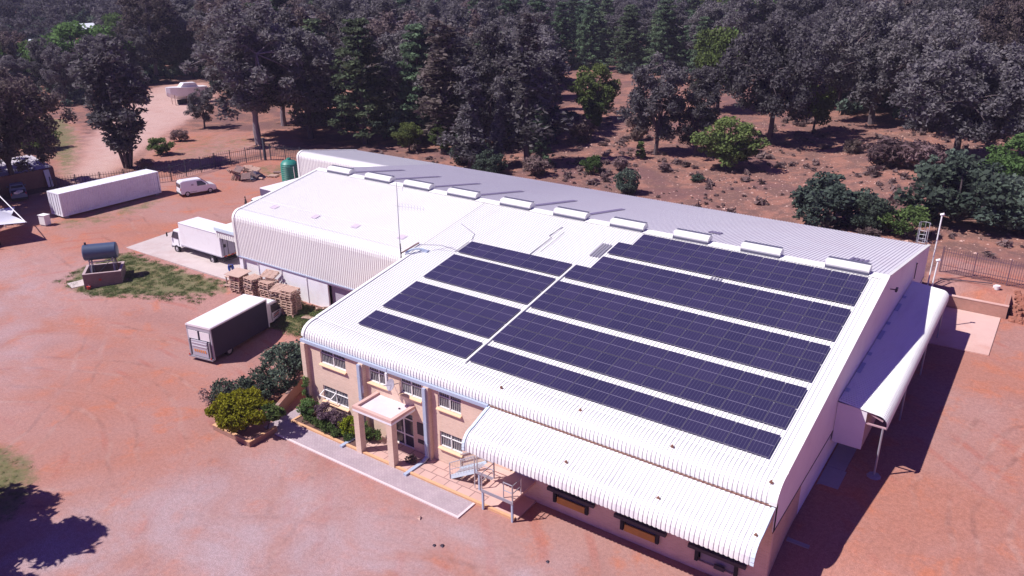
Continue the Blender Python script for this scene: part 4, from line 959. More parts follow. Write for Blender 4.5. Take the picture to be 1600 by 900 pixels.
TREES_NEAR = "-31.0,72.2,14.2,G -44.6,68.3,17.2,G -34.5,79.3,15.0,G -41.9,75.3,12.5,P -52.8,68.0,15.7,G -42.2,85.3,14.3,G -60.9,70.2,14.7,C 18.2,112.0,12.8,G -54.2,80.6,12.7,G -61.9,78.0,17.5,G 35.7,116.4,15.9,G 26.7,116.4,15.7,G 4.4,114.1,13.5,G -53.1,88.9,16.4,C -47.3,94.3,12.5,G 12.8,118.3,13.0,G 1.4,121.4,16.0,G 19.8,126.0,16.4,G -73.7,81.3,12.3,P -63.0,91.4,15.0,G 33.6,127.9,14.1,G -54.3,99.1,12.7,P -70.1,88.6,12.7,G 12.6,129.9,16.5,G 23.8,133.4,12.0,G -78.8,87.1,15.2,G -1.2,130.5,12.4,G 32.3,135.8,16.6,G -55.5,108.1,14.4,G -65.1,102.9,12.6,C -71.9,97.8,13.0,G 4.9,135.9,16.8,G 13.9,139.5,14.8,G 24.0,141.3,12.7,G -80.6,97.1,18.0,G 34.5,144.2,12.6,L -97.3,81.9,18.7,P -102.6,76.1,16.7,G -64.5,113.3,14.2,G 1.1,143.8,15.0,G -6.6,143.1,12.4,G -73.7,110.4,17.2,G 26.1,148.7,14.3,G -88.3,98.3,17.9,G 16.6,148.7,12.1,G -82.9,105.1,14.0,C -15.1,143.4,13.1,G 7.6,149.0,13.6,G -64.3,120.9,15.8,G -108.6,82.9,17.7,G 29.7,156.3,15.9,G -92.8,104.7,15.0,C 17.6,156.2,13.2,G -130.8,54.1,10.1,G -25.8,147.2,16.8,G -78.2,119.1,14.2,G -0.2,154.9,13.8,G -71.9,124.1,13.0,C -107.1,92.1,14.6,P -18.0,151.3,16.9,G -116.3,83.1,18.7,G -66.9,130.1,15.6,P 23.8,161.2,12.3,G -86.4,116.7,14.3,G -10.3,156.6,16.8,G -34.7,149.3,11.6,P 8.8,162.2,12.7,G -108.3,99.7,16.3,G -141.3,49.7,8.3,G 0.8,162.5,15.5,G -80.6,127.5,14.3,C -95.0,115.8,13.0,P 16.3,165.6,15.9,G -118.1,91.1,16.0,P 32.2,166.8,12.2,G -18.6,159.3,12.9,G -124.7,85.7,13.5,G -103.2,111.3,13.3,C -91.4,122.6,13.1,G -142.6,57.4,10.8,G -77.7,134.8,13.0,G -5.7,167.0,16.7,G 24.1,171.4,16.7,G -46.2,154.3,15.0,P -28.7,161.3,14.7,L -37.5,158.4,14.7,G -88.0,129.7,12.4,P -141.2,67.1,10.7,G -116.7,103.7,17.3,G -152.0,50.4,8.5,G 6.4,173.0,14.3,G 32.1,175.4,15.2,G -17.1,168.8,15.0,G -112.0,113.6,18.3,G -125.7,98.8,17.9,G -56.9,155.6,13.5,P -131.9,92.9,13.2,P -142.9,76.5,11.1,G 13.7,177.8,14.0,G -101.0,128.1,13.1,G -84.6,141.2,13.1,C -35.3,168.0,13.8,G -109.0,122.3,15.2,G -11.0,175.4,15.9,G -51.1,162.1,14.1,P -149.9,68.8,12.8,L 24.1,181.0,16.9,G -77.9,147.8,17.0,P -96.1,136.1,14.1,G -67.8,155.3,14.1,P -44.3,167.4,11.9,P -25.9,174.1,12.6,G 3.7,181.6,16.9,L -120.3,115.8,17.4,G -128.9,107.5,16.1,G -162.3,53.0,11.2,L -157.7,64.6,9.3,L -140.8,93.9,14.2,G -146.9,84.7,18.7,G -135.5,101.6,13.6,G -6.2,183.9,12.3,G -77.0,157.0,14.4,P 31.3,189.0,13.1,G -34.3,177.2,13.4,G 18.3,188.9,16.0,G -88.2,150.6,16.7,P -110.6,133.5,17.6,P -52.6,171.5,14.7,G -98.5,144.9,12.6,P -70.5,163.6,12.0,P -155.3,80.8,10.5,G -45.3,176.6,14.3,P -26.9,183.2,13.0,G 6.6,190.9,14.3,G -166.3,62.2,10.8,G -126.0,122.6,14.1,G -149.3,93.1,15.0,G -63.3,170.1,13.2,P -106.9,141.9,16.3,G -163.0,72.0,8.7,G -121.1,130.0,14.0,C -135.3,116.3,16.6,G -172.3,55.6,12.4,P -20.7,189.1,13.1,G 13.8,196.5,13.7,G -12.1,192.4,14.8,G -97.4,155.0,17.2,G -148.1,104.8,18.0,G -117.7,138.8,12.6,G -59.5,177.9,12.1,P -76.7,170.9,11.3,P -144.4,112.9,18.5,G -4.2,197.7,12.7,G -52.4,183.7,11.4,P -89.7,164.8,18.0,C 20.7,202.2,14.0,G -42.9,188.9,14.5,L -161.8,92.9,17.1,G 29.0,204.6,13.3,G -110.8,152.5,14.3,G -34.3,193.9,15.1,G -177.8,65.7,7.6,P -170.0,83.6,8.0,L 4.6,204.0,14.4,G -137.5,129.4,17.1,P -69.1,182.0,14.0,G -24.1,199.8,12.7,G -176.6,75.0,8.0,G -131.8,138.4,14.0,G -99.2,165.9,14.1,C -153.8,113.6,16.3,G -158.9,106.7,13.2,P -80.2,178.6,14.1,P -185.8,60.2,5.9,G -165.3,100.7,14.3,G -58.6,191.7,14.6,P -125.4,149.4,13.2,G -16.5,206.1,14.1,G -150.8,123.0,19.0,P -109.3,163.5,16.3,P 13.7,212.0,12.3,G -34.0,203.0,14.0,G 29.3,213.5,15.2,G -119.6,156.8,15.3,P -91.6,177.2,14.9,G -49.8,198.3,13.8,G 4.1,213.0,15.8,L -179.3,85.9,6.3,P -7.2,212.6,16.7,G -145.5,136.3,17.0,G -185.3,77.8,6.2,P 20.8,216.9,16.3,G -105.1,172.8,13.2,G -176.7,95.2,9.4,P -161.1,118.8,14.8,G -86.9,184.6,12.6,P -136.6,147.9,14.7,C -66.6,196.8,11.2,G -194.2,63.5,6.1,L -128.0,157.7,13.2,G -43.1,206.9,14.6,G -172.5,107.7,18.1,G -76.5,193.6,14.7,G -115.0,169.8,14.3,G -192.9,72.1,7.0,P -158.6,128.3,15.9,G -59.7,203.6,14.4,P 7.4,221.3,12.5,G -145.4,146.2,16.1,P -27.6,216.2,15.1,G -190.0,86.3,6.8,P -123.8,168.1,13.2,G -7.6,221.9,14.6,G -170.6,119.7,18.1,G 15.4,225.1,12.1,G -53.7,209.7,12.6,G -16.2,220.7,13.1,G -184.7,98.8,11.2,L -111.5,180.4,14.2,P -38.7,216.5,13.6,G -142.5,155.6,15.3,P -202.4,67.5,8.2,L -103.0,187.8,12.3,G -85.5,198.4,14.4,P -155.6,144.5,15.1,P 28.4,229.7,15.5,G -71.4,206.2,13.8,P -95.2,194.7,14.8,P -184.5,108.3,16.4,G -168.6,131.1,18.1,G -1.6,228.4,15.3,G -180.1,116.3,15.1,P -202.4,77.1,8.7,G -132.5,170.6,17.8,G -194.9,93.4,7.2,L -33.4,223.2,16.0,G -140.9,164.1,16.5,G -164.4,141.0,18.3,G -12.0,230.1,15.4,G -151.4,156.5,13.6,G -124.4,180.4,12.4,G -59.6,217.2,14.0,L 12.3,235.6,12.9,L -116.2,188.6,16.8,C -193.3,105.1,10.1,G -92.9,204.0,12.7,P -82.1,209.8,14.8,P 24.0,237.8,16.8,L -52.3,222.9,12.8,L -108.2,196.1,13.8,G"
FAR = "-71.1,216.0,11.5,P -23.4,231.9,13.0,G -213.8,70.9,6.9,G -179.4,133.1,18.8,G -190.8,117.0,18.3,G -40.5,230.0,15.3,G -134.3,181.1,16.5,G -186.7,124.6,14.2,P -211.6,81.2,7.9,G 4.7,240.6,15.8,G -174.2,143.6,14.9,G -165.0,155.0,17.6,G -5.9,240.6,15.0,G -209.3,93.5,7.3,G -99.8,209.2,12.6,P -200.9,109.4,11.6,P -145.9,176.5,14.9,G -65.8,226.1,13.1,P -155.5,168.4,15.9,G -49.5,232.6,14.7,G -15.4,241.5,14.9,L 14.7,246.1,13.4,G -116.2,201.8,12.5,C -162.6,163.5,17.2,P -24.4,241.8,12.8,G -86.6,219.9,14.5,P -78.5,224.4,12.8,P -37.4,239.3,15.8,G -136.4,189.4,16.6,G -130.2,195.4,17.9,G -175.2,154.3,14.9,G -187.8,139.3,18.3,G 26.2,251.2,15.5,G -221.0,83.0,9.0,P -182.3,147.4,17.8,G -58.5,235.6,16.0,G -196.1,129.5,15.5,G -72.9,231.0,14.3,P 8.4,252.3,12.2,G -112.1,211.6,14.3,P -227.0,75.7,7.6,P -47.8,241.3,15.9,G -8.8,251.2,13.4,G -105.2,217.0,12.2,P -144.9,190.5,16.4,G -125.2,205.5,12.5,G -166.2,171.6,12.6,P -98.1,222.8,14.3,G -219.0,99.1,6.9,L -32.5,248.1,15.5,G -204.1,125.4,17.5,P -66.9,237.4,14.7,G -23.7,250.5,15.6,G -209.9,116.6,9.2,L -0.1,254.7,13.3,G -177.9,162.8,17.4,P -157.0,185.0,12.1,G -82.0,234.5,11.5,P -43.6,248.9,15.0,G 21.8,260.0,13.9,G -229.6,85.7,8.5,G -198.1,141.1,15.0,G -204.0,134.2,15.1,P 10.9,260.5,12.4,L -140.8,202.3,14.2,G -18.5,257.3,13.8,G -188.4,156.6,15.7,G -59.8,246.2,16.7,L -94.3,233.4,12.0,P -213.5,124.7,8.8,G -229.4,95.4,8.4,L -6.0,261.7,12.8,G -197.1,149.5,13.7,P -152.6,195.9,12.9,G -226.4,103.4,8.0,P -29.1,258.7,12.4,G -73.6,244.8,11.5,G 2.5,264.3,15.5,G -128.2,216.3,14.9,G -136.2,210.8,13.7,G -109.1,228.1,11.6,P -117.7,223.2,12.0,P -39.3,256.8,16.5,G -221.3,116.6,11.2,G -171.0,182.1,12.0,C -164.1,190.5,17.2,C -86.5,241.8,13.1,P -179.2,176.0,18.7,P -103.0,234.2,11.7,P -187.0,168.5,13.1,G -213.8,133.8,13.5,G 16.3,270.3,14.0,G -49.8,258.8,14.4,G -146.1,210.6,16.3,P -22.8,266.4,15.6,G -15.2,267.9,16.0,G -208.1,147.3,16.3,G -223.0,125.2,12.9,L -161.2,199.1,17.4,G -126.9,225.1,12.6,G -94.9,243.2,11.1,P 27.8,273.6,12.9,G -236.6,102.6,6.6,G -200.3,160.3,17.7,G -244.4,85.9,6.5,G -241.5,93.1,6.1,G 7.7,273.0,15.5,G -67.8,256.0,15.8,G -173.9,190.1,17.6,C -32.9,267.1,14.8,L -115.3,234.7,13.3,P -58.6,260.2,15.5,G -7.0,272.7,12.4,G -207.0,155.1,13.9,G -109.2,239.2,13.8,P -134.8,223.7,13.9,G -197.4,167.8,15.7,P -85.8,251.7,11.8,P -187.7,179.9,15.7,P -230.9,121.4,6.3,G -156.4,209.8,14.8,G -123.4,233.1,14.0,P -103.4,245.4,13.5,P -52.3,266.2,12.7,G -75.4,258.4,12.4,G -216.7,147.5,18.0,G -223.0,138.5,14.7,G -146.2,220.0,17.7,G -182.1,190.2,13.3,P -196.5,175.3,18.0,G -166.1,205.6,13.9,G -44.7,270.1,12.3,G -241.1,110.4,5.8,L -173.3,199.8,15.5,C -228.9,132.5,12.7,L -66.1,264.1,14.1,L -3.0,279.1,16.4,G -252.5,88.1,8.2,G -29.6,275.4,15.6,G -206.4,166.8,13.3,G -215.0,155.8,14.6,G 18.9,282.7,13.3,G -10.6,279.7,14.0,L 26.9,283.4,12.5,G -249.2,99.5,7.0,L -112.9,246.0,11.3,P -20.7,278.8,13.7,G -133.4,234.1,14.8,G -96.1,255.0,11.7,P -193.9,184.2,15.6,P -37.3,276.1,14.8,G -143.9,228.3,15.8,C -58.5,270.6,15.6,L -83.7,261.7,14.8,P -126.7,240.0,11.8,P -237.6,126.0,6.9,L -190.1,190.9,15.3,G -213.9,163.5,15.1,G -165.4,214.2,16.1,G 9.5,286.2,16.8,L -222.4,153.6,15.3,G -205.1,175.9,18.0,P -52.2,275.0,12.6,G -255.5,95.4,7.1,L -229.3,144.7,15.8,G -71.0,269.8,13.9,L -158.6,221.9,13.9,G -44.8,278.4,14.7,G -121.1,247.4,11.2,P -15.6,285.8,16.2,G -187.9,198.4,13.2,G -107.8,256.1,13.5,P -173.2,212.1,17.6,G -202.9,183.0,16.4,G 16.0,290.1,16.5,G -253.8,106.4,6.2,P -221.3,161.6,13.8,G -141.4,237.6,17.1,G -79.8,269.8,14.5,L -32.8,284.3,15.3,G -238.7,136.7,10.0,G -214.4,171.8,14.8,P -96.5,263.6,11.2,P 25.0,292.3,15.9,G 0.3,290.4,16.0,G -251.9,113.8,6.9,L -23.7,287.1,16.3,G -67.3,276.4,13.5,G -182.8,207.8,15.8,C -156.9,229.3,12.7,G -90.2,268.3,11.9,P -116.9,255.5,11.1,P -131.1,247.6,12.9,G -263.7,92.6,6.9,G -197.4,194.8,13.6,P -9.0,292.3,13.2,G -54.4,282.5,14.8,G -230.3,156.1,16.3,G -237.6,145.7,13.3,P -245.7,133.2,10.5,G -170.5,222.3,12.6,C -42.1,286.9,12.4,G -105.3,264.4,11.2,P -139.9,245.3,13.0,P -152.3,237.0,12.3,C -262.9,101.6,6.4,G 18.9,297.3,15.7,G -78.4,277.4,14.7,G -191.4,206.0,12.0,C -177.6,218.9,13.4,G -147.2,242.9,16.6,G -17.6,295.1,13.0,G -244.3,142.0,9.6,G -221.6,175.0,14.7,G -124.7,257.9,11.1,P -208.4,191.0,12,P -36.5,292.0,12,G -65.1,284.4,12,G -98.7,271.7,12,P 9.1,299.8,12,L -261.9,113.0,8.2,L -167.0,231.2,12,C -217.4,183.2,12,G -238.0,155.9,12,G -132.8,255.2,11.3,G -91.2,276.3,12,P -233.6,163.9,12,G -54.7,290.9,12,L -206.3,199.3,12,G -44.0,294.5,12,G -175.4,228.5,12,G -253.9,135.7,9.8,L -10.7,301.5,12,G -118.4,266.7,12,P -29.0,298.4,12,G -231.1,171.2,12,G -75.0,285.9,12,G -157.6,243.0,12,G 0.9,303.6,12,G -274.4,96.6,7.1,P -84.4,283.6,12,G -196.2,212.6,12,G -22.0,301.3,12,G -263.4,122.3,8.2,G -182.6,225.7,12,C -190.4,219.1,12,G 12.7,306.5,12,G -165.4,240.4,12,C -144.2,255.7,12,P -38.2,299.9,12,G -64.2,293.1,12,L -220.6,190.3,12,G -214.3,197.5,12,G -252.3,147.3,11.8,G -272.1,110.1,10.5,P -154.1,251.0,12,G -92.7,284.3,12,P -249.0,154.1,12,G -129.6,266.5,12,P -207.0,207.1,12,G -109.8,277.1,12,G -242.9,164.3,12,P -52.3,298.9,12,G -173.4,238.4,12,G -230.4,181.7,12,G -72.6,293.2,12,G -264.1,130.7,11.3,G -270.7,119.9,8.2,L -102.3,282.6,12,P -237.9,174.5,12,P -81.9,291.6,12,G -124.5,272.6,12,P -181.7,234.4,12,C -16.5,308.9,12,L -261.6,140.2,11.3,L -164.7,249.2,12,P -199.7,221.5,12,G -28.3,309.2,12,G -60.4,301.5,12,G -46.2,305.6,12,G -279.9,108.8,8.6,G -36.8,308.3,12,G -284.3,100.5,10.5,P -271.9,127.9,10.7,P -214.7,208.7,12,G -206.7,216.8,12,P -227.2,194.8,12,G -142.7,266.8,12,P -189.5,232.9,12,P -92.4,292.1,12,G -259.7,151.2,12,P -160.2,256.7,12,G -115.1,283.0,12,P -246.4,172.1,12,G -179.9,242.3,12,G -235.3,188.5,12,G -221.6,204.9,12,G -71.8,302.0,12,G -106.7,288.7,12,G -240.9,183.1,12,G -19.7,315.8,12,G -155.5,263.0,12,P -79.2,301.3,12,L -135.8,275.6,12,P -199.5,230.3,12,C -270.1,141.5,11.0,P -167.9,256.0,12,P -100.5,294.2,12,P -127.9,281.4,12,P -176.6,250.3,12,G -52.5,310.9,12,L -283.6,117.7,11.5,P -256.5,166.4,12,G -229.0,202.4,12,G -275.5,135.8,10.5,L -41.1,314.9,12,G -61.2,309.9,12,G -279.4,128.8,8.1,G -189.4,242.3,12,G -268.1,150.0,9.5,G -261.9,160.7,12,G -217.4,217.3,12,G -146.1,274.0,12,G -27.6,319.1,12,G -250.0,179.7,12,G -95.0,300.1,12,L -291.5,107.1,9.7,P -87.8,303.4,12,G -239.3,195.4,12,G -212.2,226.4,12,G -123.9,289.3,11.8,P -108.4,296.7,12,P -69.0,312.1,12,G -176.0,258.3,12,P -198.8,241.1,12,P -183.9,254.1,12,C -141.8,282.6,12,G -237.4,203.4,12,G -154.2,275.4,12,P -287.5,127.2,8.7,P -56.1,318.3,12,G -276.8,148.0,12,G -292.1,118.3,10.8,L -169.9,265.9,12,G -190.6,250.5,12,G -46.5,321.4,12,G -35.3,323.9,12,G -208.3,235.3,12,C -247.1,193.5,12,P -232.6,211.0,12,G -118.7,296.7,12,P -271.1,160.6,12,G -162.3,273.0,12,G -102.0,305.0,11.4,P -256.0,184.5,12,G -80.5,313.7,12,G -228.4,218.1,12,P -262.7,175.7,12,P -24.3,328.3,12,G -285.5,138.0,10.9,L -268.6,167.8,12,G -138.4,289.9,11.7,P -298.7,113.8,10.6,L -65.5,320.6,12,G -217.4,233.4,12,G -224.6,226.5,12,G -94.1,312.4,12,G -53.2,325.8,12,L -204.1,246.9,12,G -247.0,202.9,12,G -113.5,305.8,12,P -240.6,211.6,12,P -286.4,146.1,12,L -132.2,297.1,11.7,G -31.5,331.9,12,G -74.2,321.2,12,G -298.6,122.3,11.2,P -281.4,156.5,10.8,L -198.2,254.4,12,G -45.4,329.8,12,G -264.0,184.0,12,G -259.1,191.7,12,P -191.6,260.9,12,G -236.9,218.8,12,G -296.2,131.5,10.0,P -277.3,165.8,8.7,P -155.2,286.5,12,P -169.8,277.2,12,C -185.8,265.9,12,G -178.7,272.4,12,G -217.6,241.0,12,G -127.9,303.4,12,P -274.3,173.9,12,P -146.2,294.2,12,P -307.1,113.1,9.2,L -121.4,307.5,11.2,P -104.4,314.9,12,P -59.2,330.3,12,L -68.6,328.0,12,G -295.1,142.4,10.4,L -164.8,285.3,12,G -212.8,249.0,12,P -206.9,254.7,12,G -228.8,234.3,12,P -236.4,227.3,12,P -272.1,183.1,12,P -79.5,327.0,12,G -306.6,122.2,9.2,P -38.4,338.3,12,G -31.0,339.8,12,G -266.8,191.9,12,G -88.8,324.5,12,G -259.5,202.3,12,G -200.6,262.3,12,G -139.8,302.6,12,P -293.9,150.4,11.8,G -98.2,322.0,12,G -46.6,337.7,12,G -155.8,294.1,12,G -255.2,208.6,12,G -245.3,220.8,12,G -250.9,214.9,12,G -287.3,164.7,11.6,G -291.4,157.7,11.1,L -111.9,318.3,11.0,P -190.0,273.3,12,G -220.9,248.9,12,G -128.5,311.9,12,P -121.2,315.4,12,P -182.7,280.0,12,P -303.2,140.8,11.4,P -308.4,130.2,12,G -176.5,285.5,12,G -163.4,294.0,12,P -69.9,335.7,12,L -149.1,302.6,12,P -315.5,115.2,9.6,P -214.6,256.8,12,G -236.9,235.9,12,G -136.8,310.0,12,P -285.2,175.0,12,P -231.5,242.4,12,C -267.1,202.4,12,P -279.3,186.4,12,G -274.8,193.5,12,P -41.4,345.6,12,G -203.3,269.9,12,C -33.2,347.8,12,G -299.9,154.9,9.6,P -103.7,327.8,12,G -83.8,335.1,12,G -190.3,281.0,12,G -93.3,332.5,12,G -59.6,342.9,12,G -172.4,293.4,12,G -295.6,165.5,8.5,L -260.7,215.7,12,P -48.9,346.5,12,G -198.2,276.5,12,G -252.2,226.4,12,G -118.6,324.0,12,G -229.9,249.8,12,G -213.9,264.3,12,G -245.1,235.1,12,G -75.7,340.9,12,G -306.8,149.8,11.1,L -149.5,310.3,12,G -157.3,306.3,12,P -223.7,258.7,12,G -68.3,344.6,12,G -318.5,128.9,11.3,L -293.8,175.7,11.6,P -287.4,185.8,12,G -240.4,243.8,12,P -141.7,316.5,12,P -303.0,162.3,10.8,L -315.6,138.4,9.4,L -133.9,321.5,12,G -274.9,205.8,12,P -185.1,291.8,12,C -324.4,119.6,12,G -114.8,330.5,12,P -281.8,197.9,12,P -260.7,224.9,12,P -40.4,354.2,12,G -208.7,276.3,12,C -56.0,351.6,12,G -270.7,214.8,12,G -103.0,337.6,12,G -195.3,288.0,12,G -180.9,298.1,12,G -172.6,304.2,12,G -122.7,330.8,12.0,P -231.1,259.5,12,P -203.0,283.9,12,P -218.6,271.6,12,P -90.5,344.3,12,G -310.4,159.3,9.3,L -110.6,337.0,12,G -268.2,222.1,12,G -225.0,266.8,12,C -166.2,309.9,12,P -131.4,328.7,11.5,P -76.6,349.7,12,G -251.4,242.3,12,P -306.0,169.4,9.3,G -160.0,314.4,12,P -296.7,184.9,12,P -240.4,253.9,12,P -151.5,319.5,12,G -327.6,127.8,11.3,G -246.2,248.6,12,G -84.1,348.4,12,G -69.7,352.7,12,G -50.2,357.9,12,G -316.9,152.7,9.0,L -259.2,236.8,12,P -61.6,356.6,12,G -293.1,194.4,12,P -139.2,328.1,12,G -325.7,136.8,8.3,L -216.5,279.2,12,C -195.4,295.5,12,G -181.3,306.2,12,C -287.5,206.2,12,G -103.6,346.1,12,G -212.0,285.2,12,C -334.8,122.5,10.0,G -41.6,364.2,12,L -305.9,180.9,10.3,P -279.7,218.4,12,P -237.7,264.4,12,P -204.4,292.6,12,C -113.0,344.3,12,G -273.1,228.0,12,G -325.1,148.9,12,G -316.1,166.6,12,L -161.2,322.2,12,G -301.9,190.9,12,G -129.8,338.6,12,P -74.1,359.0,12,L -225.4,278.1,12,P -147.9,330.1,12,G -232.7,272.2,12,G -86.1,355.8,12,G -58.0,363.7,12,G -190.8,305.4,12,G -295.9,201.6,12,G -155.1,327.2,12,P -94.3,354.2,12,G -253.8,253.4,12,G -270.0,236.7,12,G -139.8,336.2,12,P -260.5,247.7,12,P -123.3,344.1,12,P -337.1,131.5,12,L -315.9,174.3,8.1,G -47.2,369.2,12,G -325.1,158.5,9.7,P -331.8,145.4,8.9,P -173.4,320.0,12,P -181.8,314.8,12,P -198.9,304.1,12,G -109.5,351.9,12,G -250.9,260.7,12,P -218.1,291.2,12,C -290.6,217.1,12,G -208.7,299.5,12,G -323.9,166.9,10.3,P -69.4,367.1,12,G -189.8,313.4,12,G -102.3,357.5,12,G -304.5,200.2,12,G -343.9,126.9,8.6,P -282.4,230.4,12,G -310.9,191.3,12,G -229.0,285.1,12,G -268.7,247.4,12,G -167.0,329.2,12,P -160.5,333.1,12,P -83.6,365.4,12,G -332.5,156.0,11.5,G -245.0,272.6,12,C -57.3,372.9,12,G -236.0,281.0,12,G -118.5,353.6,11.1,P -299.3,211.5,12,G -289.0,225.3,12,G -140.2,344.8,12,P -180.2,323.2,12,P -323.5,175.2,8.2,G -262.2,257.3,12,G -149.8,340.5,12,P -77.3,369.6,12,G -206.6,307.0,12,G -251.9,269.4,12,C -320.8,182.5,12,L -109.7,359.4,12,G -92.9,365.4,12,L -280.4,240.0,12,G -126.8,353.6,12,G -175.0,329.4,11.2,P -64.6,374.7,12,L -343.1,143.2,12,G -312.4,199.9,12,G -49.2,379.5,12,G -244.5,280.5,12,G -341.1,150.9,11.6,L -319.0,191.4,10.1,G -349.0,133.8,12,G -271.2,254.5,12,G -330.5,172.3,8.7,L -203.5,314.0,12,G -300.1,220.4,12,G -72.5,375.4,12,L -218.2,303.7,12,G -287.8,236.5,12,P -137.1,352.4,12,P -339.3,159.9,8.3,G -306.7,214.0,12,G -295.4,229.3,12,G -169.9,337.3,12,G -161.3,342.0,12,P -263.0,266.3,12,G -232.9,294.1,12,G -251.9,277.3,12,G -280.2,248.1,12,G -106.5,366.7,12,G -188.2,326.9,12,G -118.2,362.9,12,G -155.1,346.4,12,G -148.3,350.1,12,P -336.8,168.0,11.5,P -242.4,288.1,12,C -198.4,321.9,12,C -59.6,382.2,12,G -82.3,376.3,12,L -214.4,311.0,12,G -225.6,302.7,12,G -314.2,207.9,12,G -94.8,373.3,12,G -350.5,146.7,12.0,P -328.8,188.2,9.5,L -333.1,181.2,8.6,L -320.6,201.8,12,G -250.8,284.8,12,G -69.3,383.2,12,G -347.7,155.5,9.2,G -270.6,266.8,12,G -260.2,279.3,12,P -298.6,237.4,12,P -345.5,164.7,11.6,P -266.0,274.3,12,G -356.9,141.5,11.4,L -292.7,246.3,12,G -305.4,230.6,12,G -288.4,252.6,12,G -330.0,196.2,8.4,P -279.6,262.7,12,G -340.6,179.1,12,G -314.2,222.8,12,G -363.2,135.7,9.5,P -356.0,152.4,8.2,L -352.6,161.8,11.2,G -346.9,174.4,10.8,G -329.1,205.2,12,P -306.2,238.8,12,G -313.1,230.2,12,G -339.8,190.1,12,L -323.0,217.3,12,G -353.7,170.7,9.0,G -329.1,212.8,12,G -346.8,184.9,8.1,L -364.6,149.8,12,L -338.1,202.4,10.6,L -362.2,158.8,10.4,L -370.9,139.2,12,P -361.2,167.4,12,L -348.2,194.5,9.5,G -354.2,186.2,9.2,L -369.9,155.9,8.7,L -359.3,178.1,12,G -377.8,143.8,11.9,G -371.1,163.9,12,P -367.4,172.0,11.1,G -378.0,157.4,12,G -383.8,151.1,11.7,G"
GL = {'G': ('tall grey-green gum in the dense wood behind the sheds', 'tree', 'gums in the wood behind the sheds'), 'C': ('slender gum in the dense wood behind the sheds', 'tree', 'slender gums in the wood'),
      'P': ('dark green pine in the dense wood behind the sheds', 'tree', 'pines in the wood behind the sheds'), 'L': ('rounded leafy tree in the wood in the distance', 'tree', 'leafy trees in the wood')}
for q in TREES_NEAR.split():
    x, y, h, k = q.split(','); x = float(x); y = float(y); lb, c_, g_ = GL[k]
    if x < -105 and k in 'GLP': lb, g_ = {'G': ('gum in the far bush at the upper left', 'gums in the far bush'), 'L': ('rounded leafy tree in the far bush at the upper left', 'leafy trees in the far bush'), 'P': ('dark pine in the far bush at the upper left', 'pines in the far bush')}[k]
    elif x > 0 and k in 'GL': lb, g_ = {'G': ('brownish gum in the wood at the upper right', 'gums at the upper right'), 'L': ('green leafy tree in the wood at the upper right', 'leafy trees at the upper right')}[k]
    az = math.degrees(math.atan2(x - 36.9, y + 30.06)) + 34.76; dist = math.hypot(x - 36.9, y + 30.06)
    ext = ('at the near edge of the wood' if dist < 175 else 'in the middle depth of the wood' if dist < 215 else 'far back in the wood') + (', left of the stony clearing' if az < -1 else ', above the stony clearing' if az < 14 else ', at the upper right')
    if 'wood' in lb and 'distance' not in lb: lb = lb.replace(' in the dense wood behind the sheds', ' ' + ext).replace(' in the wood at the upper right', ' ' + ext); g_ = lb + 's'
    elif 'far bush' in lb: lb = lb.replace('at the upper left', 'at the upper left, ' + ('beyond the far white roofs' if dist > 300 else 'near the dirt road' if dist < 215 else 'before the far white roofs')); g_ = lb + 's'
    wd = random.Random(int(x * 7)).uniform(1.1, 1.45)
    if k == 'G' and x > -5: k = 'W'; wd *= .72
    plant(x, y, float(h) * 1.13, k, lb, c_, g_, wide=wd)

def merged_stuff(name, pts, seed, src, lab=None):
    """one object of many simple plants nobody could count"""
    rs = np.random.RandomState(seed); CO = []; SH = []; N = 0
    for x, y, z, s in pts:
        co, sh, n = src[rs.randint(len(src))]; a = rs.rand() * 6.28
        ca, sa = math.cos(a), math.sin(a); c2 = co * s
        CO.append(np.stack([c2[:, 0] * ca - c2[:, 1] * sa + x, c2[:, 0] * sa + c2[:, 1] * ca + y, c2[:, 2] + z], 1)); SH.append(np.clip(sh + rs.normal(0, .15), 0, 1)); N += n
    return np.concatenate(CO), np.concatenate(SH), N
def simple_crown(seed, n=300, size=.8):
    rg = random.Random(seed); cl = [(rg.gauss(0, 1.7), rg.gauss(0, 1.7), rg.uniform(3.5, 10), rg.uniform(1.1, 1.9), .35 + .3 * rg.random()) for _ in range(14)]
    return leaf_cloud(cl, 12, size, seed, .8, 1.4, shell=.3)
src = [simple_crown(s, 300, .75) for s in range(5)]
pts = [(float(a), float(b), hgt(float(a), float(b)), float(c) / 11.) for a, b, c, _ in (q.split(',') for q in FAR.split())]
me = leaf_obj_mesh('far_wood', merged_stuff('w', pts, 3, src), LEAF_GUM)
o = bpy.data.objects.new('far_wood', me); COL.objects.link(o); tag(o, kind='stuff')
src2 = [leaf_cloud([(0, 0, .9, 1.2, .4), (1.1, .3, .7, .9, .5), (-.8, .8, .8, 1.0, .35)], 60, .42, s, .8, 1.5, shell=.2) for s in range(4)]
rg = random.Random(77); pts = []
for q in TREES_NEAR.split():
    x, y, h, k = q.split(','); x = float(x); y = float(y)
    if math.hypot(x - 37, y + 30) > 260: continue
    for _ in range(5):
        a = rg.uniform(-4.5, 4.5); b = rg.uniform(-2.5, 6.5); pts.append((x + a, y + b, hgt(x + a, y + b), rg.uniform(.7, 1.8)))
for q in FAR.split():
    x, y = (float(v_) for v_ in q.split(',')[:2])
    for _ in range(2): a = rg.uniform(-5, 5); b = rg.uniform(-5, 5); pts.append((x + a, y + b, hgt(x + a, y + b), rg.uniform(1.2, 2.4)))
o = bpy.data.objects.new('undergrowth', leaf_obj_mesh('undergrowth', merged_stuff('u', pts, 9, src2), LEAF_BLUE)); COL.objects.link(o); tag(o, kind='stuff')
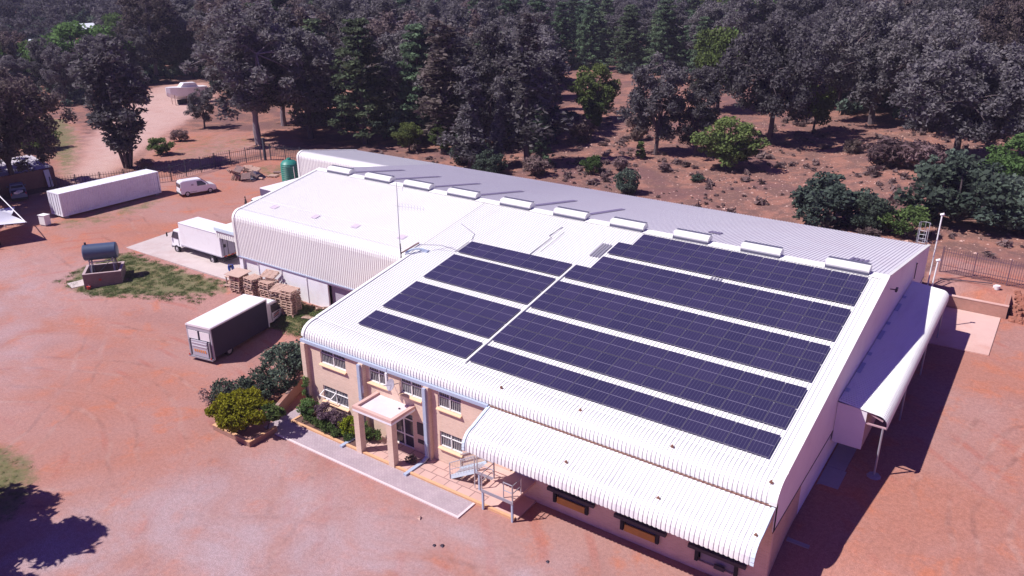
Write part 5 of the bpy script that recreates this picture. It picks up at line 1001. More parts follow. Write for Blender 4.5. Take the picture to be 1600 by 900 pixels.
# dry grass and low brush over the stony slope
rg = random.Random(12)
tuft = [leaf_cloud([(0, 0, .16, .28, .5), (.18, .1, .1, .2, .4)], 420, .12, s, .7, 3.2, shell=.1) for s in range(4)]
pts = []
while len(pts) < 1300:
    x = rg.uniform(-45, 48); y = rg.uniform(41, 105)
    if y < 47.5 and x > 29: 
        if rg.random() < .9: continue
    if x < 29 and y < 40: continue
    u = math.sin(x * .35) + math.sin(y * .5 + x * .2)
    if rg.random() > .45 + .3 * u: continue
    pts.append((x, y, hgt(x, y), rg.uniform(.3, 1.0) if rg.random() < .8 else rg.uniform(1.2, 2.4)))
o = bpy.data.objects.new('dry_brush', leaf_obj_mesh('dry_brush', merged_stuff('b', pts, 5, tuft), LEAF_DRY)); COL.objects.link(o); tag(o, kind='stuff')
# loose stones on the slope
rs = np.random.RandomState(8); mb = MB()
for _ in range(5000):
    x = rs.uniform(-30, 46); y = 39.5 + 60 * rs.rand() ** 1.3
    if x > 29 and y < 47: continue
    s = rs.uniform(.04, .15) * (1.8 if rs.rand() < .06 else 1); z = hgt(x, y)
    a = rs.rand(3) - .5
    vs = [(x + s * (i + a[0]), y + s * (j + a[1]), z - .03 + k * s * .7) for i, j, k in ((-1, -.6, 0), (.8, -.9, 0), (1, .7, 0), (-.7, 1, 0), (.1 + a[2], a[0], 1))]
    mb.add(vs, [(0, 1, 4), (1, 2, 4), (2, 3, 4), (3, 0, 4)])
tag(mb.build('stones', mat('pale_stone', (.48, .31, .26), .9, .35, 1.1)), kind='stuff')
# short grass on the lawns
rg = random.Random(5); blade = [leaf_cloud([(0, 0, .02, .5, .5)], 420, .035, s, .08, 2.4, shell=0.) for s in range(4)]
pts = []
while len(pts) < 1500:
    if rg.random() < .5: x, y = rg.uniform(-16.5, -3.4), rg.uniform(-24.8, -12.9); ok = math.hypot((x + 10.0) / 6.5, (y + 19.0) / 5.9) < 1 - .25 * rg.random()
    elif rg.random() < .6: x, y = rg.uniform(-36, -20), rg.uniform(2, 9.3); ok = (y > 2 + max(0, (x + 29) * .45)) and (y < 9.2) and x > -36 + .0 * y
    else: x, y = rg.uniform(-13, -6.2), rg.uniform(6.4, 9.6); ok = True
    if ok: pts.append((x, y, hgt(x, y) - (.01 if x > -17 and y < -10 else 0), rg.uniform(.35, .6) if x > -17 and y < -10 else rg.uniform(.7, 1.3)))
o = bpy.data.objects.new('grass', leaf_obj_mesh('grass', merged_stuff('g', pts, 6, blade), LEAF_GRASS)); COL.objects.link(o); tag(o, kind='stuff')
# off-frame tree whose shadow falls over the turning island, and one over the container
for x, y, h, v, lb in ((-6.3, -21.6, 12.2, 0, 'nearest broad pine on the turning island, outside the photo'), (-4.6, -25.2, 11.5, 1, 'second broad pine by the turning island, outside the photo'), (-10.8, -21.8, 12.0, 1, 'third broad pine on the turning island, outside the photo'), (-9.0, -25.5, 12.5, 0, 'rearmost broad pine on the turning island, outside the photo')):
    plant(x, y, h, 'P', lb, wide=1.35, var=v)
plant(-62.0, 5.2, 13.5, 'G', 'gum left of the shade sail, mostly outside the photo', wide=1.2, var=1)
plant(-63.0, 8.2, 12.0, 'G', 'gum between the pickup and the shade sail at the left edge', wide=.9, var=3)

# garden plants by the offices
def shrub(name, x, y, z, lobes, size, n, lm, label, seed, cat='shrub', squash=.8, stem=True, group=None):
    o = empty(name, (x, y, hgt(x, y) + z), 0, label, cat, group)
    rg = random.Random(seed); cl = []
    for (lx, ly, lz, lr, h_) in lobes:
        for k in range(int(10 + 16 * lr)):
            d = Vector((rg.gauss(0, 1), rg.gauss(0, 1), rg.gauss(0, 1))).normalized(); q = .62 + .25 * rg.random()
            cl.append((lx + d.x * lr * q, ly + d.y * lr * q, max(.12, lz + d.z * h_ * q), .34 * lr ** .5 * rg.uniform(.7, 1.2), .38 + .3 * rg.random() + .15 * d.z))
    me = leaf_obj_mesh('foliage', leaf_cloud(cl, n, size, seed, squash, 1.6, shell=.35), lm)
    c_ = bpy.data.objects.new('foliage', me); COL.objects.link(c_); c_.parent = o
    if stem:
        mb = MB()
        for (lx, ly, lz, lr, h_) in lobes:
            for k in range(4): mb.tube([(rg.uniform(-.1, .1), rg.uniform(-.1, .1), -.1), (lx * .6, ly * .6, lz * .5), (lx + rg.uniform(-.5, .5) * lr, ly + rg.uniform(-.5, .5) * lr, lz)], [.05, .035, .012], 5)
        mb.build('stems', BARK_D, o)
    return o
shrub('clipped_hedge', -1.3, -4.3, .2, [(-1.0, -.4, 1.3, 1.15, .62), (.25, -.75, 1.1, 1.1, .6), (-.2, .6, 1.65, 1.15, .62), (1.2, .5, 1.35, .95, .6), (-1.5, .6, 1.2, .8, .5)], .105, 900, LEAF_YEL, 'large yellow-green cloud-clipped bush in the brick planter', 3)
shrub('shrub', .05, -3.6, .2, [(.5, .1, 1.35, .8, .55)], .10, 800, LEAF_GREEN, 'dull green lobe of shrub right behind the yellow-green bush', 13)
mb = MB()
for x0, y0, x1, y1 in ((-3.0, -5.3, .5, -5.12), (.32, -5.12, .5, -3.2), (-3.0, -5.12, -2.82, -3.2)): mb.box(x0, y0, -.2, x1, y1, .34)
pb = tag(mb.build('planter_wall', brick_mat('planter_brick', (.34, .17, .12), (.28, .13, .10), (.30, .20, .17), (R(90), 0, 0))), 'low brick planter wall round the yellow-green bush', 'planter')
mb = MB(); mb.box(-3.02, -5.32, .341, .52, -5.10, .38); mb.box(.30, -5.10, .341, .52, -3.2, .38); mb.build('coping', KERB_Y, pb)
mb = MB(); mb.bar((-.85, -2.3, .3), (-2.95, 2.7, .55), .26, .85); tag(mb.build('garden_wall', MATS['planter_brick']), 'low dark brick garden wall between the shrubs and the path', 'wall')
shrub('shrub', -3.5, .9, .0, [(0, 0, 2.0, 1.6, 1.35), (.9, 1.5, 2.1, 1.4, 1.3), (-1.2, 1.7, 1.3, 1.2, .9), (.9, -.9, 1.4, 1.0, .9), (1.4, 3.0, 1.5, 1.1, 1.0)], .13, 330, LEAF_BLUE, 'tall grey-green straggling shrub left of the office corner', 21)
shrub('shrub', -4.2, -2.2, .0, [(0, 0, 1.1, 1.2, .8), (1.3, .6, 1.3, 1.1, .9), (-1.2, -.7, .9, 1.0, .6), (.3, 1.4, 1.3, 1.0, .8)], .12, 330, LEAF_BLUE, 'grey-green shrub behind the yellow-green bush', 22)
shrub('shrub', -6.0, -3.2, .0, [(0, 0, .6, .8, .5), (.8, .9, .8, .8, .6)], .10, 200, LEAF_DRY, 'thin brownish edge of shrub on the yard side', 23)
for i, (x, y, r_, z, lm, lb) in enumerate([(1.0, -1.0, .62, .75, LEAF_GREEN, 'round clipped green shrub at the left end of the office bed'), (2.35, -.85, .72, .72, LEAF_PUR, 'large round dull purple shrub in the office bed'),
        (3.75, -.85, .55, .72, LEAF_PUR, 'smaller round purple-brown shrub in the office bed'), (4.75, -1.05, .66, .72, LEAF_YEL, 'round yellow-green shrub next to the porch')]):
    shrub('round_shrub', x, y, .1, [(0, 0, z, r_, r_ * .8)], .07, 1500, lm, lb, 30 + i)
shrub('bedding_plants', 2.2, -1.4, .1, [(-.9, 0, .25, .4, .2), (0, .1, .25, .5, .22), (.9, 0, .3, .5, .25), (1.8, -.05, .2, .45, .2), (2.6, 0, .2, .4, .15)], .07, 900, LEAF_GREEN, 'low dark green bedding along the office kerb', 40, 'plants', stem=False)
shrub('shrub', 5.75, -.8, .1, [(0, 0, .6, .5, .5), (.6, .1, .4, .4, .3)], .08, 900, LEAF_GREEN, 'leafy green plant under the left side of the porch', 41)
shrub('shrub', 9.6, -1.0, .1, [(0, 0, .2, .35, .15)], .07, 700, LEAF_DRY, 'small dried patch of plants beside the porch post', 42, stem=False)
t = shrub('climber', .15, -.42, .0, [(0, 0, .8, .28, .8), (.1, 0, 2.0, .22, .7)], .09, 900, LEAF_GREEN, 'climbing plant round the office corner column', 43)

# ------------------------------------------------------------------ vehicles
TRUCK_W = mat('truck_white', (.80, .78, .80), .35, .03, 3, spec=.5, dirt=(.62, .52, .52), dirt_amt=.35, dscale=1.2)
CAB_W = mat('cab_white', (.78, .77, .80), .28, .03, 3, spec=.6)
CHASSIS = mat('chassis_black', (.03, .026, .032), .7, .2, 6)
CURTAIN = mat('dark_curtain', (.028, .022, .055), .55, .15, 1.5, spec=.3)
GREY_DOOR = mat('grey_box_door', (.42, .40, .46), .5, .08, 3)
def wheel(parent, x, y, r=.42, w=.26, name='wheel', dual=False):
    s = 1 if y > 0 else -1
    mb = MB(); n = 20; pr = [(-w / 2, r * .62), (-w / 2, r * .93), (-w * .36, r), (w * .36, r), (w / 2, r * .93), (w / 2, r * .62)]
    vs = [(x + math.cos(2 * math.pi * k / n) * q, y + a, r + math.sin(2 * math.pi * k / n) * q) for k in range(n) for a, q in pr]; P_ = len(pr)
    fs = [(k * P_ + i, k * P_ + (i + 1) % P_, ((k + 1) % n) * P_ + (i + 1) % P_, ((k + 1) % n) * P_ + i) for k in range(n) for i in range(P_)]
    mb.add(vs, fs); W_ = mb.build(name, TYRE, parent, smooth=True)
    mb = MB(); mb.tube([(x, y + s * w * .15, r), (x, y + s * w * .38, r)], [r * .64, r * .62], 16); mb.tube([(x, y + s * w * .38, r), (x, y + s * w * .5, r)], [r * .24, r * .18], 10)
    mb.build('rim', RIM, W_, smooth=True)

def truck(name, loc, rz, label, blen=5.9, bw=2.3, zb_=.95, zt=2.95, style='white', slope=0.0, group=None):
    """rear of the load box at x=0, front towards +x"""
    T = empty(name, loc, rz, label, 'truck', group); T.rotation_euler = (0, slope, rz)
    h = bw / 2
    if style == 'white':
        b = MB().box(0, -h, zb_, blen, h, zt).build('load_box', TRUCK_W, T, bevel=.03)
        mb = MB(); 
        for y in (-h - .004, h + .004): mb.box(0, y - .012, zt - .1, blen, y + .012, zt - .04); mb.box(0, y - .012, zb_, blen, y + .012, zb_ + .1)
        mb.build('box_rail', GREY_DOOR, b)
        d = MB().box(-.03, -h + .06, zb_ + .12, -.002, h - .06, zt - .08).build('rear_door', mat('rear_door_grey', (.36, .34, .42), .5, .08, 3), T)
        mb = MB()
        for y in (-.75, -.35, .35, .75): mb.tube([(-.05, y * h, zb_ + .15), (-.05, y * h, zt - .1)], .018, 6)
        mb.box(-.06, -.9, zb_ + .7, -.03, -.6, zb_ + 1.0); mb.box(-.06, .6, zb_ + .9, -.03, .85, zb_ + 1.2); mb.build('lock_rods', CHASSIS, d)
        MB().box(-.14, -h + .05, zb_ - .38, -.02, h - .05, zb_ - .2).build('rear_bumper', CHASSIS, T)
        for k in range(5): MB().box(-.055, -.9 + k * .38, zb_ + .0, -.032, -.62 + k * .38, zb_ + .11).build('reflector', ORANGE if k % 2 else RED_L, T)
    elif style == 'curtain':
        b = MB().box(0, -h, zb_ - .45, blen, h, zt - .12).build('curtain_side', CURTAIN, T)
        mb = MB(); mb.prism([(-h - .02, zt - .14), (h + .02, zt - .14), (h + .02, zt - .03), (h - .1, zt + .02), (-h + .1, zt + .02), (-h - .02, zt - .03)], -.05, blen + .02); mb.build('roof', TRUCK_W, T)
        MB().box(blen - .08, -h - .012, zb_ - .45, blen + .03, h + .012, zt - .14).build('front_frame', TRUCK_W, T)
        mb = MB(); mb.box(-.02, -h - .012, zb_ - .5, .08, -h + .1, zt - .14); mb.box(-.02, h - .1, zb_ - .5, .08, h + .012, zt - .14); mb.box(-.02, -h, zt - .42, .02, h, zt - .14); mb.build('rear_frame', GREY_DOOR, T)
        mb = MB(); mb.box(-.05, -h + .15, zb_ + .85, -.021, -.1, zt - .45, 0); mb.box(-.05, .1, zb_ + .85, -.021, h - .15, zt - .45, 0)
        mb.build('rear_panel', TRUCK_W, T)
        lg = MB(); lg.box(-.14, -.75, zb_ - .45, -.06, .75, zb_ + .8)
        L_ = lg.build('tail_lift', GREY_DOOR, T)
        mb = MB()
        for z in (.35, .6): mb.box(-.17, -.7, zb_ + z - .04, -.142, .7, zb_ + z + .03)
        mb.build('lift_ribs', mat('ribbed_steel', (.6, .58, .62), .5), L_)
        for k in range(6): MB().prism([(-.6 + k * .2, zb_ - .12), (-.5 + k * .2, zb_ - .12), (-.44 + k * .2, zb_ + .08), (-.54 + k * .2, zb_ + .08)], -.165, -.143).build('hazard_stripe', ORANGE, L_)
        mb = MB(); mb.box(-.2, -h, zb_ - .62, .1, h, zb_ - .5); mb.bar((-.1, -.95, zb_ - .55), (-.1, -.95, zb_ + .8), .09); mb.bar((-.1, .95, zb_ - .55), (-.1, .95, zb_ + .8), .09); mb.build('lift_frame', GALV_D, T)
        for y in (-h + .12, h - .12): MB().tube([(-.19, y, zb_ - .44), (-.215, y, zb_ - .44)], .08, 10).build('tail_light', RED_L, T)
    else:
        MB().box(0, -h, zb_, blen, h, zt).build('load_box', TRUCK_W, T, bevel=.03)
        MB().box(blen + .001, -h + .04, zb_ + .05, blen + .02, h - .04, zt - .1).build('front_panel', mat('dark_front_panel', (.10, .08, .14), .5), T)
    MB().box(.1, -.42, zb_ - .35, blen + 1.7, .42, zb_ - .02).build('chassis', CHASSIS, T)
    # cab-over cab: side outline extruded, narrower towards the roof
    cx = blen + .12; cl = 1.62; zr_ = zb_ + 1.32 if style != 'far' else zb_ + 1.3
    prof = [(cx, zb_ - .25), (cx + cl, zb_ - .4), (cx + cl + .03, zb_ + .38), (cx + cl - .34, zr_ - .1), (cx + cl - .5, zr_), (cx + .02, zr_ + .03)]
    hw = h - .12
    mb = MB(); n = len(prof)
    def hwz(z): return hw - .14 * max(0, (z - zb_ - .4)) / .95
    vs = [(u, -hwz(v), v) for u, v in prof] + [(u, hwz(v), v) for u, v in prof]
    mb.add(vs, [(i, (i + 1) % n, n + (i + 1) % n, n + i) for i in range(n)] + [tuple(range(n - 1, -1, -1)), tuple(range(n, 2 * n))])
    cab = mb.build('cab', CAB_W, T, bevel=.05)
    def off(p, q, a, b, e):   # windscreen quad on the slanted front
        return None
    x0, z0 = cx + cl + .005, zb_ + .46; x1, z1 = cx + cl - .31, zr_ - .16
    nx, nz_ = (z1 - z0), (x0 - x1); L_ = math.hypot(nx, nz_); nx, nz_ = nx / L_ * .035, nz_ / L_ * .035
    mb = MB(); mb.add([(x0 + nx, -hw + .1, z0 + nz_), (x0 + nx, hw - .1, z0 + nz_), (x1 + nx, hw - .2, z1 + nz_), (x1 + nx, -hw + .2, z1 + nz_), (x0 - .02, -hw + .1, z0), (x0 - .02, hw - .1, z0), (x1 - .02, hw - .2, z1), (x1 - .02, -hw + .2, z1)],
                      [(0, 1, 2, 3), (4, 7, 6, 5), (0, 4, 5, 1), (1, 5, 6, 2), (2, 6, 7, 3), (3, 7, 4, 0)])
    mb.build('windscreen', GLASS, T)
    for s in (-1, 1):
        a = [(cx + .45, zb_ + .5), (cx + cl - .1, zb_ + .5), (cx + cl - .36, zr_ - .2), (cx + .5, zr_ - .2)]
        vs = [(u, s * (hwz(v) + .012), v) for u, v in a] + [(u, s * (hwz(v) - .03), v) for u, v in a]
        MB().add(vs, [(0, 1, 2, 3), (4, 7, 6, 5), (0, 4, 5, 1), (1, 5, 6, 2), (2, 6, 7, 3), (3, 7, 4, 0)]).build('side_window', GLASS, T)
        mb = MB(); mb.bar((cx + cl - .1, s * hw, zb_ + 1.0), (cx + cl + .12, s * (hw + .28), zb_ + 1.0), .03); mb.box(cx + cl + .08, s * (hw + .28) - .05, zb_ + .62, cx + cl + .14, s * (hw + .28) + .08, zb_ + 1.02); mb.build('mirror', CHASSIS, T)
        MB().box(cx + cl + .0, s * (hw - .32) - .16, zb_ - .12, cx + cl + .045, s * (hw - .32) + .16, zb_ + .04).build('headlight', GALV, T)
        MB().box(cx + .38, s * hw - .012, zb_ - .15, cx + .41, s * hw + .012, zb_ + .5).build('door_gap', CHASSIS, T)
    if style == 'curtain':
        for s in (-1, 1):
            for k in range(3): MB().prism([(cx + .55 + k * .05, zb_ + .0 + k * .14), (cx + 1.2 + k * .05, zb_ + .1 + k * .14), (cx + 1.2 + k * .05, zb_ + .18 + k * .14), (cx + .55 + k * .05, zb_ + .06 + k * .14)], s * (hw + .004), s * (hw + .012), 'y').build('decal', RED_L if k == 1 else CURTAIN, T)
    MB().box(cx + cl - .02, -hw, zb_ - .55, cx + cl + .1, hw, zb_ - .3).build('bumper', mat('bumper_grey', (.35, .34, .38), .6), T)
    MB().box(cx + cl + .032, -hw + .25, zb_ + .1, cx + cl + .05, hw - .25, zb_ + .3).build('grille', CHASSIS, T)
    for s in (-1, 1):
        wheel(T, cx + .85, s * (h - .2), .38); wheel(T, blen * .27, s * (h - .22), .38, .34)
    MB().tube([(blen * .55, -h + .35, zb_ - .3), (blen * .72, -h + .35, zb_ - .3)], .22, 12).build('fuel_tank', GALV_D, T)
    return T
truck('box_truck', (-24.3, 12.75, 1.06), R(180), 'white box truck parked on the concrete apron by the left shed', 6.2, 2.25, .95, 3.25, 'white')
truck('curtain_truck', (-11.55, .12, .0), R(100), 'white-roofed truck with dark curtain sides and a tail lift, on the red earth', 5.95, 2.3, .92, 2.88, 'curtain')
truck('box_truck', (-33.9, 30.6, .9), R(-92), 'white truck half hidden behind the left shed roof, near the green tank', 5.6, 2.3, .95, 3.1, 'far')

def small_vehicle(name, loc, rz, label, prof, hw, body, roof_z, belt_z, wheels, wr, wins, cat, extra=None):
    T = empty(name, loc, rz, label, cat); n = len(prof)
    def w_(z): return hw if z < belt_z else hw - .20 * (z - belt_z) / max(.1, roof_z - belt_z)
    vs = [(u, -w_(v), v) for u, v in prof] + [(u, w_(v), v) for u, v in prof]
    MB().add(vs, [(i, (i + 1) % n, n + (i + 1) % n, n + i) for i in range(n)] + [tuple(range(n - 1, -1, -1)), tuple(range(n, 2 * n))]).build('body', body, T, bevel=.06)
    for nm, a in wins:
        for s in (-1, 1):
            vs = [(u, s * (w_(v) + .01), v) for u, v in a] + [(u, s * (w_(v) - .04), v) for u, v in a]
            MB().add(vs, [(0, 1, 2, 3), (4, 7, 6, 5), (0, 4, 5, 1), (1, 5, 6, 2), (2, 6, 7, 3), (3, 7, 4, 0)]).build(nm, GLASS, T)
    for x in wheels:
        for s in (-1, 1): wheel(T, x, s * (hw - .08), wr, .2)
    L = max(p[0] for p in prof); x_r = min(p[0] for p in prof)
    for s in (-1, 1):
        MB().box(L - .05, s * (hw - .3) - .14, .62, L + .015, s * (hw - .3) + .14, .76).build('headlight', GALV, T)
        MB().box(x_r - .015, s * (hw - .1) - .06, .8, x_r + .04, s * (hw - .1) + .06, 1.1).build('tail_light', RED_L, T)
        MB().box(L - 1.25, s * (hw + .1) - .08, belt_z + .02, L - 1.12, s * (hw + .1) + .08, belt_z + .16).build('mirror', body, T)
    MB().box(x_r - .06, -hw + .06, .28, x_r + .02, hw - .06, .48).build('bumper', CHASSIS, T); MB().box(L - .03, -hw + .06, .28, L + .05, hw - .06, .5).build('bumper', CHASSIS, T)
    return T
VAN = small_vehicle('delivery_van', (-50.1, 24.6, hgt(-49.5, 26.5)), R(74), 'small white delivery van parked at the end of the long container',
    [(0, .35), (.0, .9), (.12, 1.82), (.5, 1.90), (2.6, 1.88), (3.45, 1.16), (4.15, .98), (4.32, .8), (4.32, .33)], .85, CAB_W, 1.9, 1.05, (.75, 3.5), .32,
    [('side_window', [(2.05, 1.12), (3.25, 1.12), (2.62, 1.68), (2.05, 1.68)])], 'van')
mb = MB(); mb.add([(3.38, -.7, 1.20), (3.38, .7, 1.20), (2.66, .62, 1.80), (2.66, -.62, 1.80), (3.44, -.7, 1.22), (3.44, .7, 1.22), (2.72, .62, 1.86), (2.72, -.62, 1.86)], [(4, 5, 6, 7), (0, 3, 2, 1), (0, 1, 5, 4), (1, 2, 6, 5), (2, 3, 7, 6), (3, 0, 4, 7)]); mb.build('windscreen', GLASS, VAN)
for s in (-1, 1): MB().box(.95, s * .862 - .01, .5, 1.9, s * .862 + .01, .53).build('side_rub_strip', CHASSIS, VAN); MB().box(1.35, s * .80 - .03, 1.25, 1.6, s * .80 + .03, 1.45).build('side_decal', GREY_DOOR, VAN)
MB().box(-.02, -.6, 1.15, .1, .6, 1.6).build('rear_window', GLASS, VAN)
BAK = mat('dusty_blue_paint', (.16, .19, .27), .4, .06, 4)
PK = small_vehicle('pickup_truck', (-63.9, 12.6, hgt(-65, 13)), R(158), 'blue-grey pickup truck in the shade beside the low brick building',
    [(0, .4), (0, .95), (2.0, .97), (2.15, 1.62), (3.3, 1.62), (3.95, 1.08), (4.9, .95), (5.0, .45)], .86, BAK, 1.62, 1.0, (.9, 4.0), .36,
    [('side_window', [(2.3, 1.1), (3.6, 1.1), (3.22, 1.5), (2.35, 1.5)])], 'pickup')
mb = MB(); mb.box(.1, -.72, .975, 1.9, .72, .985); mb.build('load_bed', CHASSIS, PK)
MB().box(2.06, -.62, 1.12, 2.16, .62, 1.5).build('rear_window', GLASS, PK)
for x, y, s in ((-63.1 - 1.2, 12.9, .3), (-63.3 - .6, 12.4, .25)):
    tag(MB().obox((x, y, 1.8 + .12), (s, .1, .02), (-.08, s * .7, 0), (.03, 0, .12)).build('sack', WHITE_PAINT), ['larger white sack in the bed of the pickup', 'smaller white sack at the tailgate of the pickup'][s < .28], 'sack')
small_vehicle('red_car', (-51.9, .4, hgt(-51, 2)), R(70), 'red hatchback under the shade sail at the left edge',
    [(0, .35), (.05, .95), (.55, 1.42), (2.4, 1.42), (3.1, .98), (3.8, .85), (3.9, .35)], .82, mat('red_paint', (.35, .03, .05), .35, .05, 3), 1.42, .92, (.7, 3.1), .31,
    [('side_window', [(.6, 1.0), (2.9, 1.0), (2.35, 1.34), (.75, 1.34)])], 'car')

# ------------------------------------------------------------------ shipping container
CT = empty('shipping_container', (-52.55, 11.75, hgt(-53, 15) + .0), R(90.8), 'long white shipping container beside the yard road', 'container')
CW = mat('container_white', (.76, .76, .82), .5, .05, 2, dirt=(.52, .46, .50), dirt_amt=.35, dscale=.8)
Lc, Wc, z0, z1 = 12.2, 2.44, .28, 2.85
mb = MB(); n = 44; p = (Lc - .3) / n
for s, y in ((-1, .0), (1, Wc)):
    vs = []; fs = []
    for k in range(n):
        for o_, d_ in ((0, 0), (.3, 0), (.5, .045), (.8, .045)): vs += [(.15 + (k + o_) * p, y - s * (d_ + .02), z0 + .12), (.15 + (k + o_) * p, y - s * (d_ + .02), z1 - .1)]
    for i in range(len(vs) // 2 - 1): fs.append((2 * i, 2 * i + 2, 2 * i + 3, 2 * i + 1))
    mb.add(vs, fs)
mb.build('side_panels', CW, CT)
mb = MB(); mb.box(.1, .05, z1 - .06, Lc - .1, Wc - .05, z1 - .02)
for k in range(22): mb.box(.3 + k * .53, .15, z1 - .019, .55 + k * .53, Wc - .15, z1 + .0)
mb.build('roof', CW, CT)
mb = MB()
for x in (0, Lc - .16):
    for y in (0, Wc - .16): mb.box(x, y, z0 - .05, x + .16, y + .16, z1)
for y in (0, Wc - .1): mb.box(.16, y, z1 - .12, Lc - .16, y + .1, z1 - .002); mb.box(.16, y, z0 - .04, Lc - .16, y + .1, z0 + .12)
for x in (0, Lc - .1): mb.box(x, .16, z1 - .14, x + .1, Wc - .16, z1 - .001); mb.box(x, .16, z0 - .04, x + .1, Wc - .16, z0 + .12)
mb.build('frame', CW, CT)
for k in range(2):
    d = MB().box(.03, .17 + k * 1.055, z0 + .13, .07, .17 + k * 1.055 + 1.04, z1 - .15).build('door', CW, CT)
    mb = MB(); 
    for q in (.3, .75): mb.tube([(.0, .17 + k * 1.055 + q, z0 + .05), (.0, .17 + k * 1.055 + q, z1 - .1)], .022, 6)
    mb.build('lock_rod', GALV_D, d)
MB().box(Lc - .07, .17, z0 + .13, Lc - .03, Wc - .17, z1 - .15).build('end_panel', CW, CT)
for x in (.3, Lc - .7):
    for y in (.1, Wc - .45): MB().box(x, y, -.15, x + .4, y + .35, z0 - .05).build('support_block', CONC_D, CT)
t = empty('equipment_cabinet', (-52.0, 9.5, hgt(-51.5, 9.8)), R(12), 'small white equipment cabinet at the left end of the container', 'cabinet')
MB().box(-.45, -.35, .12, .45, .35, 1.15).build('cabinet_body', WHITE_PAINT, t, bevel=.02); MB().box(-.5, -.4, 1.152, .5, .4, 1.2).build('cabinet_lid', WHITE_PAINT, t); MB().box(-.4, -.3, -.1, .4, .3, .118).build('plinth', CONC_D, t)

# ------------------------------------------------------------------ shade sail
t = empty('shade_sail', (-50, 2, hgt(-50, 2)), 0, 'pale grey shade sail on a steel frame at the left edge', 'shade sail')
def bil(P_, u, v): return [(1 - u) * (1 - v) * P_[0][i] + u * (1 - v) * P_[1][i] + u * v * P_[2][i] + (1 - u) * v * P_[3][i] for i in range(3)]
Pc = [(1.8, 4.1, 2.45), (-1.6, -3.2, 2.45), (-8.0, -1.0, 2.45), (-5.2, 6.2, 2.45)]
mb = MB(); N_ = 14; vs = []
for i in range(N_ + 1):
    for j in range(N_ + 1):
        u, v = i / N_, j / N_; p_ = bil(Pc, u, v); d_ = max(0, 1 - math.hypot(u - .5, v - .5) * 2); cx_, cy_ = (.5 - u), (.5 - v)
        e = 4 * (u * (1 - u) + v * (1 - v)); pull = .22 * (1 - abs(2 * u - 1)) * (abs(2 * v - 1) ** 3) ; pull2 = .22 * (1 - abs(2 * v - 1)) * (abs(2 * u - 1) ** 3)
        c0 = bil(Pc, .5, .5); p_ = [p_[0] + (c0[0] - p_[0]) * (pull + pull2), p_[1] + (c0[1] - p_[1]) * (pull + pull2), p_[2] + 1.9 * d_ ** 1.4]
        vs.append(p_)
fs = [(i * (N_ + 1) + j, (i + 1) * (N_ + 1) + j, (i + 1) * (N_ + 1) + j + 1, i * (N_ + 1) + j + 1) for i in range(N_) for j in range(N_)]
mb.add(vs, fs); mb.build('canopy', mat('sail_cloth', (.62, .62, .70), .7, .05, 2), t, smooth=True)
for k, (x, y, z) in enumerate(((-.2, .2, 2.7), (-6.4, 2.8, 2.8))): MB().tube([(x, y + .1, -.3), (x, y, z + .1)], .05, 8).build('post', WHITE_PAINT, t)
mb = MB(); mb.tube([(1.7, 4.0, 2.45), (-5.2, 4.6, 4.6), (-5.2, 4.8, -.2)], .05, 8); mb.build('cantilever_arm', WHITE_PAINT, t)

# ------------------------------------------------------------------ low brick building at the left
t = empty('low_brick_building', (-68.7, 13.2, hgt(-68.7, 16)), R(87.5), 'low red brick building with a pale roof under the dark tree', 'building')
rb = brick_mat('red_brick', (.30, .13, .10), (.24, .10, .08), (.22, .15, .13), (R(90), 0, 0))
MB().box(-7, 0, -.3, 6.1, .22, 2.2).build('wall', rb, t); MB().box(5.9, .22, -.3, 6.1, 6.0, 2.35).build('side_wall', rb, t); MB().box(-7, 5.8, -.3, 5.9, 6.0, 2.9).build('back_wall', rb, t)
mb = MB(); corr(mb, -7.1, 6.2, [(.1, 2.24), (6.2, 3.0)], pitch=.4, h=.04, sgn=1); mb.build('roof', mat('pale_roof', (.45, .42, .46), .6, .15, 1), t)
t2 = empty('leaning_board', (-68.35, 18.3, .8), R(87.5), 'white board leaning against the low brick building', 'board')
MB().prism([(-.55, .0), (-.5, .0), (-.02, 2.1), (-.07, 2.1)], -.35, .3).build('board', WHITE_PAINT, t2)

# ------------------------------------------------------------------ fuel tank on its walled stand
t = empty('fuel_tank', (-31.5, 4.4, hgt(-31.5, 4.4)), R(52), 'blue-grey cylindrical fuel tank raised on a steel stand inside a brick bund', 'tank')
mb = MB(); prof = [(-1.45, .0), (-1.42, .45), (-1.36, .66), (-1.28, .72), (1.28, .72), (1.36, .66), (1.42, .45), (1.45, .0)]; n = 28; vs = []; fs = []
for u, r_ in prof: vs += [(u, r_ * math.cos(2 * math.pi * k / n), 2.75 + r_ * math.sin(2 * math.pi * k / n)) for k in range(n)]
for i in range(len(prof) - 1):
    for k in range(n): fs.append((i * n + k, i * n + (k + 1) % n, (i + 1) * n + (k + 1) % n, (i + 1) * n + k))
mb.add(vs, fs); mb.build('tank_shell', BLUE_TANK, t, smooth=True)
MB().tube([(-1.1, 0, 3.46), (-1.1, 0, 3.68)], .09, 10).build('filler_cap', DARKTRIM, t)
mb = MB()
for x in (-.95, .95):
    for s in (-1, 1): mb.bar((x, s * .85, -.1), (x, s * .5, 2.3), .08)
    mb.bar((x, -.85, .1), (x, .5, 2.2), .05); mb.bar((x, -.62, 2.1), (x, .62, 2.1), .1)
mb.bar((-.95, .6, 2.0), (.95, .6, 2.0), .08); mb.bar((-.95, -.6, 2.0), (.95, -.6, 2.0), .08); mb.bar((-.95, .85, .2), (.95, .62, 2.0), .05)
mb.build('steel_stand', GALV_D, t)
MB().tube([(1.1, 0, 2.05), (1.2, .1, 1.2), (1.6, .5, .9)], .035, 6).build('outlet_pipe', RUST, t)
t = empty('brick_bund', (-31.45, 4.35, hgt(-31.45, 4.35)), R(52), 'square dark brick bund wall under the fuel tank', 'wall')
